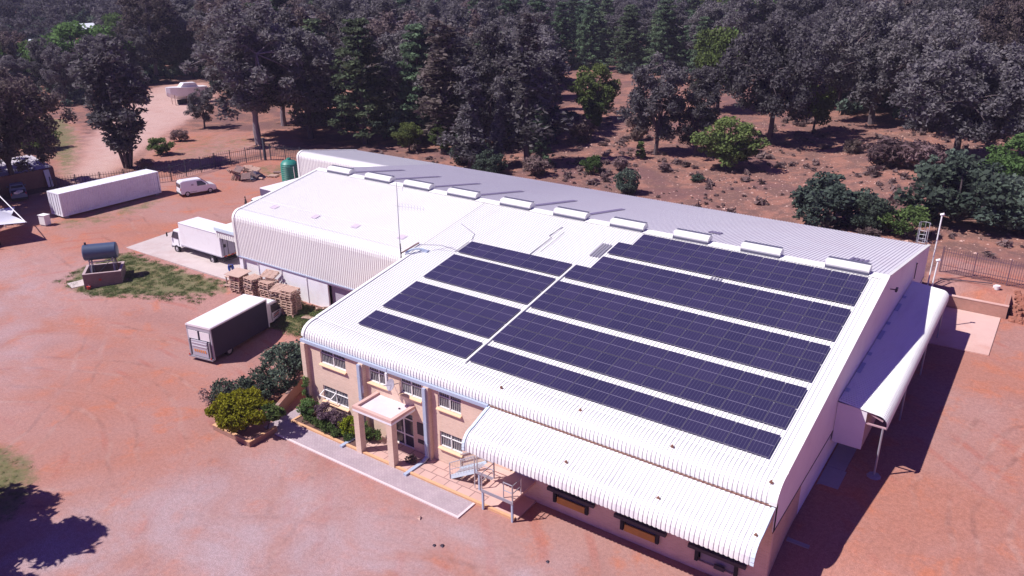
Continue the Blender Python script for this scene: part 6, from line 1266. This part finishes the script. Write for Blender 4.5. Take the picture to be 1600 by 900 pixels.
bb = brick_mat('bund_brick', (.27, .15, .13), (.20, .11, .10), (.26, .20, .18), (R(90), 0, 0)); h_ = 1.15
mb = MB(); a, b, w = 1.55, 1.3, .2
mb.box(-a, -b, -.6, a, -b + w, h_); mb.box(-a, b - w, -.6, a, b, h_); mb.box(-a, -b + w, -.6, -a + w, b - w, h_); mb.box(a - w, -b + w, -.6, a, b - w, h_)
mb.build('bund_wall', bb, t)
mb = MB(); mb.box(-a - .02, -b - .02, h_ + .001, a + .02, -b + w, h_ + .05); mb.box(-a - .02, b - w, h_ + .001, a + .02, b + .02, h_ + .05); mb.box(-a - .02, -b + w, h_ + .001, -a + w, b - w, h_ + .05); mb.box(a - w, -b + w, h_ + .001, a + .02, b - w, h_ + .05)
mb.build('coping', mat('bund_coping', (.42, .32, .32), .9), t)
MB().box(-.3, -b - .05, .5, -.1, -b - .002, .68).build('warning_plate', RED_L, t)
t = empty('bucket', (-31.1, 2.55, hgt(-31.1, 2.55)), 0, 'red bucket beside the brick bund', 'bucket'); MB().tube([(0, 0, 0), (0, 0, .32)], [.14, .19], 14).build('bucket_body', RED_L, t); MB().tube([(-.18, 0, .3), (0, 0, .46), (.18, 0, .3)], .01, 4).build('handle', GALV, t)
sheet('concrete_pad', [(-34.2, 2.2), (-32.8, 1.9), (-32.2, 3.0), (-33.6, 3.4)], lambda x, y: hgt(x, y) + .05, CONC)

# ------------------------------------------------------------------ water tank, boat, far roofs
t = empty('water_tank', (-43.4, 36.2, hgt(-43.4, 36.2)), 0, 'green plastic water tank beside the rear wing', 'water tank')
prof = [(1.05, -.1), (1.05, .1)]
for k in range(9): prof += [(1.09, .2 + k * .26), (1.09, .32 + k * .26), (1.05, .36 + k * .26)]
prof += [(1.05, 2.62), (.8, 2.95), (.3, 3.12), (.25, 3.2), (.0, 3.2)]
mb = MB(); n = 28; vs = []; fs = []
for r_, z in prof: vs += [(r_ * math.cos(2 * math.pi * k / n), r_ * math.sin(2 * math.pi * k / n), z) for k in range(n)]
for i in range(len(prof) - 1):
    for k in range(n): fs.append((i * n + k, i * n + (k + 1) % n, (i + 1) * n + (k + 1) % n, (i + 1) * n + k))
mb.add(vs, fs); mb.build('tank_shell', GREEN_TANK, t, smooth=True)
MB().tube([(0, 0, 3.2), (0, 0, 3.3)], [.28, .24], 14).build('lid', GREEN_TANK, t)
MB().tube([(1.12, -.3, 2.4), (1.25, -.35, 1.2), (1.2, -.3, 0)], .04, 6).build('pipe', WHITE_PAINT, t)
t = empty('boat', (-110.9, 63.6, hgt(-110.5, 66)), R(78), 'white boat standing on props under the trees by the dirt road', 'boat')
mb = MB(); vs = []; st = [(0, .1, 1.9, 1.0), (.6, .75, 1.5, .8), (1.8, 1.15, 1.05, .55), (4, 1.3, .9, .5), (6.5, 1.2, .9, .55), (8, 1.0, 1.0, .7)]
for x, hw, zk, _ in st: vs += [(x, -hw, 3.1 + (8 - x) * .05), (x, -hw * .82, zk + .7), (x, 0, zk), (x, hw * .82, zk + .7), (x, hw, 3.1 + (8 - x) * .05)]
fs = [(i * 5 + j, i * 5 + j + 1, i * 5 + j + 6, i * 5 + j + 5) for i in range(5) for j in range(4)] + [(i * 5 + 4, i * 5, i * 5 + 5, i * 5 + 9) for i in range(5)] + [(25, 26, 27, 28, 29), (4, 3, 2, 1, 0)]
mb.add(vs, fs); mb.build('hull', TRUCK_W, t)
MB().prism([(2.6, 3.3), (6.2, 3.2), (5.8, 4.0), (3.4, 4.1)], -.8, .8, 'y').build('cabin', TRUCK_W, t)
for x, y in ((1.2, -.9), (1.2, .9), (3.5, -1), (3.5, 1), (6.6, -1), (6.6, 1)): MB().tube([(x, y, -.2), (x, y * .9, 2.0)], .05, 6).build('prop', RUST, t)
MB().box(2, -.35, -.1, 7.2, .35, .9).build('cradle', CHASSIS, t)
for x, y, rz, lb, L_, W_ in ((-249.5, 124, R(83), 'far white-roofed building among the trees at the upper left', 9, 7), (-243.5, 141, R(83), 'smaller far white roof right of the larger one at the upper left', 4, 6), (-221.5, 95.4, R(80), 'small far grey roof among the trees at the left', 5.5, 4)):
    t = empty('far_house', (x, y, hgt(x, y) - (1.6 if L_ > 5 else 0)), rz, lb, 'building')
    MB().box(-L_ / 2, -W_ / 2, -.5, L_ / 2, W_ / 2, 3.0).build('wall', WHITE_WALL, t)
    MB().prism([(-W_ / 2 - .4, 2.95), (W_ / 2 + .4, 2.95), (0, 4.6)], -L_ / 2 - .3, L_ / 2 + .3).build('roof', mat('far_white_roof', (.75, .8, .85), .5), t)
    for q in (-.25, .25): MB().box(L_ * q - .5, -W_ / 2 - .03, 1.1, L_ * q + .5, -W_ / 2 - .005, 2.1).build('window', GLASS, t)

# ------------------------------------------------------------------ pallets
mb = MB()
for k in range(7): mb.box(0, k * .168, .12, 1.2, k * .168 + .11, .142)
for y in (.02, .51, 1.0):
    for x_ in (.02, .53, 1.04): mb.box(x_, y, .022, x_ + .14, y + .1, .119)
for k in (0, .54, 1.1): mb.box(k, 0, 0, k + .1, 1.12, .021)
pl_o = mb.build('pallet', WOOD); PAL = pl_o.data; bpy.data.objects.remove(pl_o)
PALD = PAL.copy(); PALD.materials[0] = WOOD_D
rg = random.Random(6)
def pallet(x, y, z, rz, label, group, tilt_=(0, 0), me=PAL):
    o = bpy.data.objects.new('pallet', me); COL.objects.link(o); o.location = (x, y, z); o.rotation_euler = (tilt_[0], tilt_[1], rz); o.scale = (1, 1, 1.4); tag(o, label, 'pallet', group)
stacks = [(-11.7, 7.65, 14, 4, 'pallet in the tall stack nearest the roof corner', 1), (-13.2, 7.9, 10, 7, 'pallet in the lower stack second from the roof corner', 0), (-14.8, 8.1, 13, 0, 'pallet in the middle stack along the shed wall', 1), (-16.6, 8.0, 13, -6, 'pallet in the stack left of the middle one', 0), (-18.8, 8.2, 11, 3, 'pallet in the leftmost stack, topped with a flat sheet', 1)]
for x, y, n_, rz, lb, _ in stacks:
    z = hgt(x + .5, y + .5) - .05
    for k in range(int(n_ * .72)): pallet(x + rg.uniform(-.06, .06), y + rg.uniform(-.06, .06), z + k * .215, R(rz + rg.uniform(-3, 3)), lb, lb.replace('pallet in', 'pallets of'), me=PALD if rg.random() < .25 else PAL)
for x, y, z, rz, tl, lb in ((-9.7, 7.9, 0, 20, (0, 0), 'single pallet lying flat on the ground right of the stacks'), (-13.0, 7.7, 1.7, 12, (.25, 0), 'tilted pallet lying crooked on the second stack'), (-14.9, 8.4, 2.1, 20, (.2, .1), 'tilted pallet on top of the middle stack'),
                        (-20.2, 8.5, 0, 15, (0, 0), 'flat pallet on the ground left of the stacks'), (-9.3, 9.1, .25, 40, (-.9, 0), 'pallet leaning against the shed wall behind the roof corner')):
    pallet(x, y, hgt(x, y) + z, R(rz), lb, None, tl)
t = tag(MB().obox((-18.2, 8.75, hgt(-18, 8.7) + 1.66), (.85, .1, .0), (-.08, .75, .05), (0, 0, .02)).build('plywood_sheet', mat('plywood', (.45, .32, .27), .8, .1, 3)), 'flat brown sheet lying on the leftmost pallet stack', 'sheet')
t = empty('work_table', (-19.6, 9.3, hgt(-19.6, 9.3)), R(8), 'makeshift wooden table with a dark cloth by the corner of the shed', 'table')
MB().box(-.7, -.4, .72, .7, .4, .77).build('table_top', WOOD, t)
for x in (-.6, .6):
    for y in (-.32, .32): MB().box(x - .04, y - .04, -.1, x + .04, y + .04, .718).build('leg', WOOD_D, t)
tag(MB().prism([(-.2, .0), (.45, 0), (.5, .35), (.1, .5), (-.15, .3)], 0, .7).build('dark_bag', TARP_D), 'dark bundled tarpaulin next to the wooden table', 'tarpaulin'); bpy.data.objects['dark_bag'].location = (-18.9, 9.1, hgt(-18.9, 9.1))
# rubble and pallet heap beyond the van
rb2 = random.Random(3)
t0 = (-50.6, 34.4)
for k in range(12):
    x = t0[0] + rb2.uniform(-1.6, 1.6); y = t0[1] + rb2.uniform(-1.6, 1.8)
    pallet(x, y, hgt(x, y) + rb2.uniform(.1, 1.1), rb2.uniform(0, 3), 'broken pallet in the heap beyond the van', 'pallets of the heap beyond the van', (rb2.uniform(-.6, .6), rb2.uniform(-.6, .6)), PAL if k % 2 else PALD)
for k in range(4):
    x, y = t0[0] - .8 + k * .1, t0[1] - 1.4; pallet(x, y, hgt(x, y) + k * .15, .3, 'pallet in the yellowish stack in front of the heap', 'yellowish stack in front of the heap')
mb = MB(); rs = np.random.RandomState(4)
vs = [(0, 0, 1.9)] ; 
for ring, (rr_, zz_) in enumerate(((.7, 1.6), (1.4, .9), (2.0, -.1))):
    for k in range(12): a = k * math.pi / 6; q = rr_ * (1 + .25 * rs.rand()); vs.append((q * math.cos(a) * 1.1, q * math.sin(a), zz_ * (1 + .3 * (rs.rand() - .5)) if zz_ > 0 else zz_))
fs = [(0, 1 + k, 1 + (k + 1) % 12) for k in range(12)] + [(1 + r_ * 12 + k, 13 + r_ * 12 + k, 13 + r_ * 12 + (k + 1) % 12, 1 + r_ * 12 + (k + 1) % 12) for r_ in range(2) for k in range(12)]
mb.add(vs, fs); o = mb.build('tarpaulin_heap', TARP_D); o.location = (t0[0] + 1.0, t0[1] + 1.2, hgt(*t0)); o.scale = (.55, .55, .5); tag(o, 'dark tarpaulin heap among the broken pallets', 'heap')
for k, (x, y, lb) in enumerate(((-48.6, 36.6, 'light pallet lying flat in the middle of the yard corner'), (-47.2, 38.2, 'pallet lying flat nearer the green water tank'))): pallet(x, y, hgt(x, y) + .02, .4 + k, lb, None)
for k, (x, y, a, l, lb) in enumerate(((-49.6, 38.6, .5, 1.6, 'dull log lying behind the flat pallets'), (-46.0, 39.0, .9, 1.2, 'short log near the green water tank'), (-49.0, 35.3, .2, 1.0, 'pale plank beside the heap'))):
    tag(MB().tube([(x, y, hgt(x, y) + .15), (x + l * math.cos(a), y + l * math.sin(a), hgt(x, y) + .18)], .15, 8).build('log' if k < 2 else 'plank', WOOD_D if k < 2 else WOOD), lb, 'log' if k < 2 else 'plank')

# ------------------------------------------------------------------ fences
def fence(name, pts, h, label, pitch=.16, post=2.6, color=DARKTRIM, rails=(.3, .85), pale=.035):
    T = empty(name, (pts[0][0], pts[0][1], 0), 0, label, 'fence'); ox, oy = pts[0]
    rl = MB(); pa = MB()
    for (x0, y0), (x1, y1) in zip(pts, pts[1:]):
        L = math.hypot(x1 - x0, y1 - y0); n = max(1, round(L / post))
        for k in range(n + 1):
            if k == n and (x1, y1) != pts[-1]: continue
            x = x0 + (x1 - x0) * k / n; y = y0 + (y1 - y0) * k / n; z = hgt(x, y)
            MB().box(x - ox - .045, y - oy - .045, z - .3, x - ox + .045, y - oy + .045, z + h + .08).build('post', color, T)
        for k in range(n):
            a = [(x0 + (x1 - x0) * q / n, y0 + (y1 - y0) * q / n) for q in (k, k + 1)]
            for f_ in rails: rl.bar(*[(x - ox, y - oy, hgt(x, y) + h * f_) for x, y in a], .05, .04)
        m_ = int(L / pitch)
        for k in range(m_):
            x = x0 + (x1 - x0) * (k + .5) / m_; y = y0 + (y1 - y0) * (k + .5) / m_; z = hgt(x, y)
            pa.box(x - ox - pale / 2, y - oy - pale / 2, z + .06, x - ox + pale / 2, y - oy + pale / 2, z + h)
    rl.build('rails', color, T); pa.build('pales', color, T); return T
FB = mat('dark_fence_paint', (.045, .05, .07), .6, .2, 5)
fence('palisade_fence', [(-64.0, 16.5), (-57.5, 28.5), (-58.6, 36), (-57.4, 42.9)], 2.1, 'dark steel palisade fence behind the container and the van', .3, 2.7, FB, pale=.03)
fence('palisade_fence', [(-56.2, 43.6), (-51.0, 44.6), (-33.0, 41.5)], 2.3, 'dark steel fence running behind the rear wing', .3, 2.7, FB, pale=.03)
t = empty('gate_post', (-56.9, 43.2, hgt(-57, 43)), 0, 'thick dark gate post where the two left fences meet', 'post'); MB().box(-.14, -.14, -.2, .14, .14, 3.1).build('post_shaft', FB, t); MB().box(-.18, -.18, 3.1, .18, .18, 3.16).build('post_cap', FB, t)
fence('palisade_fence', [(30.6, 42.0), (38, 41.3), (46, 40.9)], 2.15, 'dull steel palisade fence on the red bank at the right', .17, 2.9, mat('dull_fence_paint', (.16, .09, .11), .6, .2, 5), pale=.04)
t = empty('retaining_wall', (30.2, 36.95, 1.5), 0, 'low red brick retaining wall behind the concrete slab on the right', 'wall')
rbr = brick_mat('retaining_brick', (.42, .19, .14), (.34, .15, .11), (.36, .24, .2), (R(90), 0, 0))
MB().box(0, 0, 0, 5.9, .3, 1.15).build('wall_face', rbr, t); MB().box(5.6, .3, 0, 5.9, 3.0, 1.15).build('return_wall', rbr, t); MB().box(-.02, -.03, 1.152, 5.93, .32, 1.2).build('coping', CONC_R, t)
rs = np.random.RandomState(2); mb = MB()
for _ in range(420):
    u = rs.rand(); x = 36.3 + 5.5 * rs.rand(); y = 36.6 + 3.6 * rs.rand(); s = rs.uniform(.08, .24); z = hgt(x, y) + .05 + .35 * rs.rand() * (1 - abs(y - 38.4) / 2.2)
    a = rs.rand(8, 3) * .5; vs = [(x + s * (i + a[q][0]), y + s * (j + a[q][1]), z + s * (k + a[q][2])) for q, (i, j, k) in enumerate(((-1, -1, -.7), (1, -1, -.7), (1, 1, -.7), (-1, 1, -.7), (-.7, -.7, .6), (.7, -.8, .6), (.8, .7, .6), (-.8, .6, .6)))]
    mb.add(vs, [(0, 3, 2, 1), (4, 5, 6, 7), (0, 1, 5, 4), (1, 2, 6, 5), (2, 3, 7, 6), (3, 0, 4, 7)])
tag(mb.build('rubble', mat('red_rubble', (.30, .12, .08), .9, .3, 2)), kind='stuff')
mb = MB(); mb.tube([(30.9, 40.2, 2.8), (34.6, 40.9, 2.95)], .04, 6); tag(mb.build('fallen_pole', DARKTRIM), 'dark pole lying at the foot of the right fence', 'pole')
t = empty('white_bucket', (35.0, 40.2, hgt(35, 40.2)), 0, 'white bucket near the foot of the right fence', 'bucket'); MB().tube([(0, 0, 0), (0, 0, .34)], [.17, .22], 12).build('bucket_body', WHITE_PAINT, t); MB().box(-.3, .25, 0, .1, .6, .12).build('lid', WHITE_PAINT, t)

# ------------------------------------------------------------------ stairs and landing
t = empty('access_stairs', (12.5, -1.0, .08), 0, 'galvanised steel stairs with railings up to the concrete landing', 'stairs')
mb = MB(); mb.bar((0, 0, .1), (1.9, 0, 1.25), .05, .24); mb.bar((0, .9, .1), (1.9, .9, 1.25), .05, .24); mb.build('stringers', PALEBLUE, t)
mb = MB()
for k in range(6): mb.box(.1 + k * .3, .03, .2 + k * .18, .36 + k * .3, .87, .23 + k * .18)
mb.build('treads', GALV_D, t)
for y in (-.04, .94):
    mb = MB(); mb.tube([(.0, y, -.05), (.0, y, 1.05)], .035, 6); mb.tube([(1.75, y, 0.1 if y < 0 else 1.0), (1.75, y, 2.15)], .035, 6); mb.tube([(0, y, 1.05), (1.75, y, 2.15)], .03, 6); mb.tube([(0, y, .6), (1.75, y, 1.7)], .022, 6)
    for k in range(1, 9): mb.tube([(k * .195, y, .15 + k * .122), (k * .195, y, 1.03 + k * .122)], .007, 4)
    mb.build('handrail', GALV, t)
t = empty('landing', (14.4, -1.0, .05), 0, 'concrete landing on steel posts in front of the offices', 'landing')
mb = MB(); mb.box(0, .0, 1.13, 3.15, .98, 1.27); mb.box(1.15, -1.15, 1.13, 3.15, -.002, 1.27); mb.build('deck', CONC_R, t)
mb = MB(); mb.box(1.12, -1.19, 1.10, 3.18, -1.152, 1.28); mb.box(-.03, -.04, 1.10, 1.118, -.002, 1.28); mb.build('edge_angle', GALV_D, t)
for x, y in ((1.2, -1.1), (3.08, -1.1), (.1, .05)): MB().box(x - .05, y - .05, -.1, x + .05, y + .05, 1.128).build('post', BLUEGREY, t)
for pts in (((0, .0), (1.15, .0)), ((1.15, -.05), (1.15, -1.12)), ((2.55, -1.12), (3.1, -1.12)), ((3.12, -1.12), (3.12, -.35))):
    (x0, y0), (x1, y1) = pts; mb = MB()
    for q in (0, 1): x = x0 + (x1 - x0) * q; y = y0 + (y1 - y0) * q; mb.tube([(x, y, 1.27), (x, y, 2.25)], .035, 6)
    for z in (1.75, 2.22): mb.tube([(x0, y0, z), (x1, y1, z)], .028, 6)
    mb.build('railing', GALV, t)
# loose stones in the front yard
for k, (x, y, s, lb) in enumerate(((15.3, -5.8, .1, 'small dark stone, left of a pair in the front yard'), (15.65, -5.6, .12, 'small dark stone, right of a pair in the front yard'), (20.6, -3.6, .1, 'lone dark stone on the earth before the loading docks'), (13.3, -4.6, .14, 'pale stone beside the end of the paved path'))):
    mb = MB(); mb.add([(x - s, y - s * .6, -.02), (x + s, y - s, -.02), (x + s * .8, y + s, -.02), (x - s, y + s * .8, -.02), (x - s * .4, y - s * .3, s), (x + s * .5, y - s * .2, s * .8), (x + .1 * s, y + s * .5, s * .9)], [(0, 1, 5, 4), (1, 2, 6, 5), (2, 3, 6), (3, 0, 4, 6), (4, 5, 6), (3, 2, 1, 0)])
    tag(mb.build('stone', DARKTRIM if k < 3 else MATS['pale_stone']), lb, 'stone')

# ------------------------------------------------------------------ people
def person(loc, rz, label, J, top, legs, hair=HAIR):
    """J: joint name -> (x,y,z,radius); one continuous skinned body, then cut into material zones by height"""
    T = empty('person', loc, rz, label, 'person')
    names = list(J); idx = {n_: i for i, n_ in enumerate(names)}
    E_ = [('pelvis', 'waist'), ('waist', 'chest'), ('chest', 'neck'), ('neck', 'head'), ('head', 'crown_')]
    for s in 'lr': E_ += [('pelvis', s + 'hip'), (s + 'hip', s + 'knee'), (s + 'knee', s + 'ank'), (s + 'ank', s + 'toe'), ('chest', s + 'sho'), (s + 'sho', s + 'elb'), (s + 'elb', s + 'wri'), (s + 'wri', s + 'hand')]
    me = bpy.data.meshes.new('body'); me.from_pydata([J[n_][:3] for n_ in names], [(idx[a], idx[b]) for a, b in E_], [])
    o = bpy.data.objects.new('body', me); COL.objects.link(o)
    sk = o.modifiers.new('skin', 'SKIN'); sb = o.modifiers.new('sub', 'SUBSURF'); sb.levels = 1; sb.render_levels = 1
    for i, n_ in enumerate(names): me.skin_vertices[0].data[i].radius = (J[n_][3],) * 2
    me.skin_vertices[0].data[idx['pelvis']].use_root = True
    bpy.context.view_layer.update(); dg = bpy.context.evaluated_depsgraph_get()
    m2 = bpy.data.meshes.new_from_object(o.evaluated_get(dg)); bpy.data.objects.remove(o)
    m2.materials.clear()
    for q in (SKIN, top, legs, hair, DARKTRIM): m2.materials.append(q)
    zone = {'head': 0, 'neck': 0, 'crown_': 3, 'lhand': 0, 'rhand': 0, 'lwri': 1, 'rwri': 1, 'ltoe': 4, 'rtoe': 4, 'lank': 2, 'rank': 2, 'lknee': 2, 'rknee': 2, 'lhip': 2, 'rhip': 2, 'pelvis': 2}
    P_ = [(Vector(J[n_][:3]), zone.get(n_, 1)) for n_ in names]
    for p_ in m2.polygons:
        c = p_.center; p_.material_index = min(P_, key=lambda q: (q[0] - c).length)[1]; p_.use_smooth = True
    b = bpy.data.objects.new('body', m2); COL.objects.link(b); b.parent = T
    return T
std = dict(pelvis=(0, 0, .95, .14), waist=(0, 0, 1.1, .135), chest=(0, 0, 1.33, .16), neck=(.02, 0, 1.5, .06), head=(.04, 0, 1.62, .1), crown_=(.03, 0, 1.74, .075),
           lhip=(0, .1, .9, .1), lknee=(.04, .11, .5, .07), lank=(0, .12, .09, .045), ltoe=(.16, .13, .04, .04), rhip=(0, -.1, .9, .1), rknee=(.02, -.11, .5, .07), rank=(-.04, -.12, .09, .045), rtoe=(.12, -.13, .04, .04),
           lsho=(0, .19, 1.42, .065), lelb=(.03, .25, 1.13, .045), lwri=(.14, .24, .9, .035), lhand=(.18, .22, .82, .035), rsho=(0, -.19, 1.42, .065), relb=(.03, -.25, 1.13, .045), rwri=(.14, -.24, .9, .035), rhand=(.18, -.22, .82, .035))
bend = dict(std); bend.update(pelvis=(-.1, 0, .92, .14), waist=(.02, 0, 1.04, .135), chest=(.28, 0, 1.14, .16), neck=(.44, 0, 1.18, .06), head=(.55, 0, 1.16, .1), crown_=(.65, 0, 1.18, .075),
            lhip=(-.1, .1, .87, .1), rhip=(-.1, -.1, .87, .1), lsho=(.33, .19, 1.14, .065), lelb=(.4, .24, .86, .045), lwri=(.5, .2, .66, .035), lhand=(.55, .17, .6, .035), rsho=(.33, -.19, 1.14, .065), relb=(.42, -.22, .86, .045), rwri=(.52, -.16, .68, .035), rhand=(.56, -.13, .62, .035))
person((-21.3, 10.3, hgt(-21.3, 10.3) + .07), R(-35), 'person in blue overalls bending forward beside the pallets', bend, BLUE_CLOTH, BLUE_CLOTH)
person((-37.4, 24.6, hgt(-37.4, 24.6)), R(-120), 'person in dark clothes standing in front of the half hidden truck', std, DARK_CLOTH, DARK_CLOTH)


# ------------------------------------------------------------------ air
hm = bpy.data.materials.new('haze_air'); hm.use_nodes = True; hn = hm.node_tree; hn.nodes.clear()
ho = hn.nodes.new('ShaderNodeOutputMaterial'); hv = hn.nodes.new('ShaderNodeVolumePrincipled')
hv.inputs['Color'].default_value = (.78, .76, 1.0, 1); hv.inputs['Density'].default_value = .0002; hv.inputs['Anisotropy'].default_value = 0
hn.links.new(hv.outputs[0], ho.inputs['Volume'])
tag(MB().box(-1600, -400, -4, 1300, 1800, 140).build('haze', hm), kind='stuff')
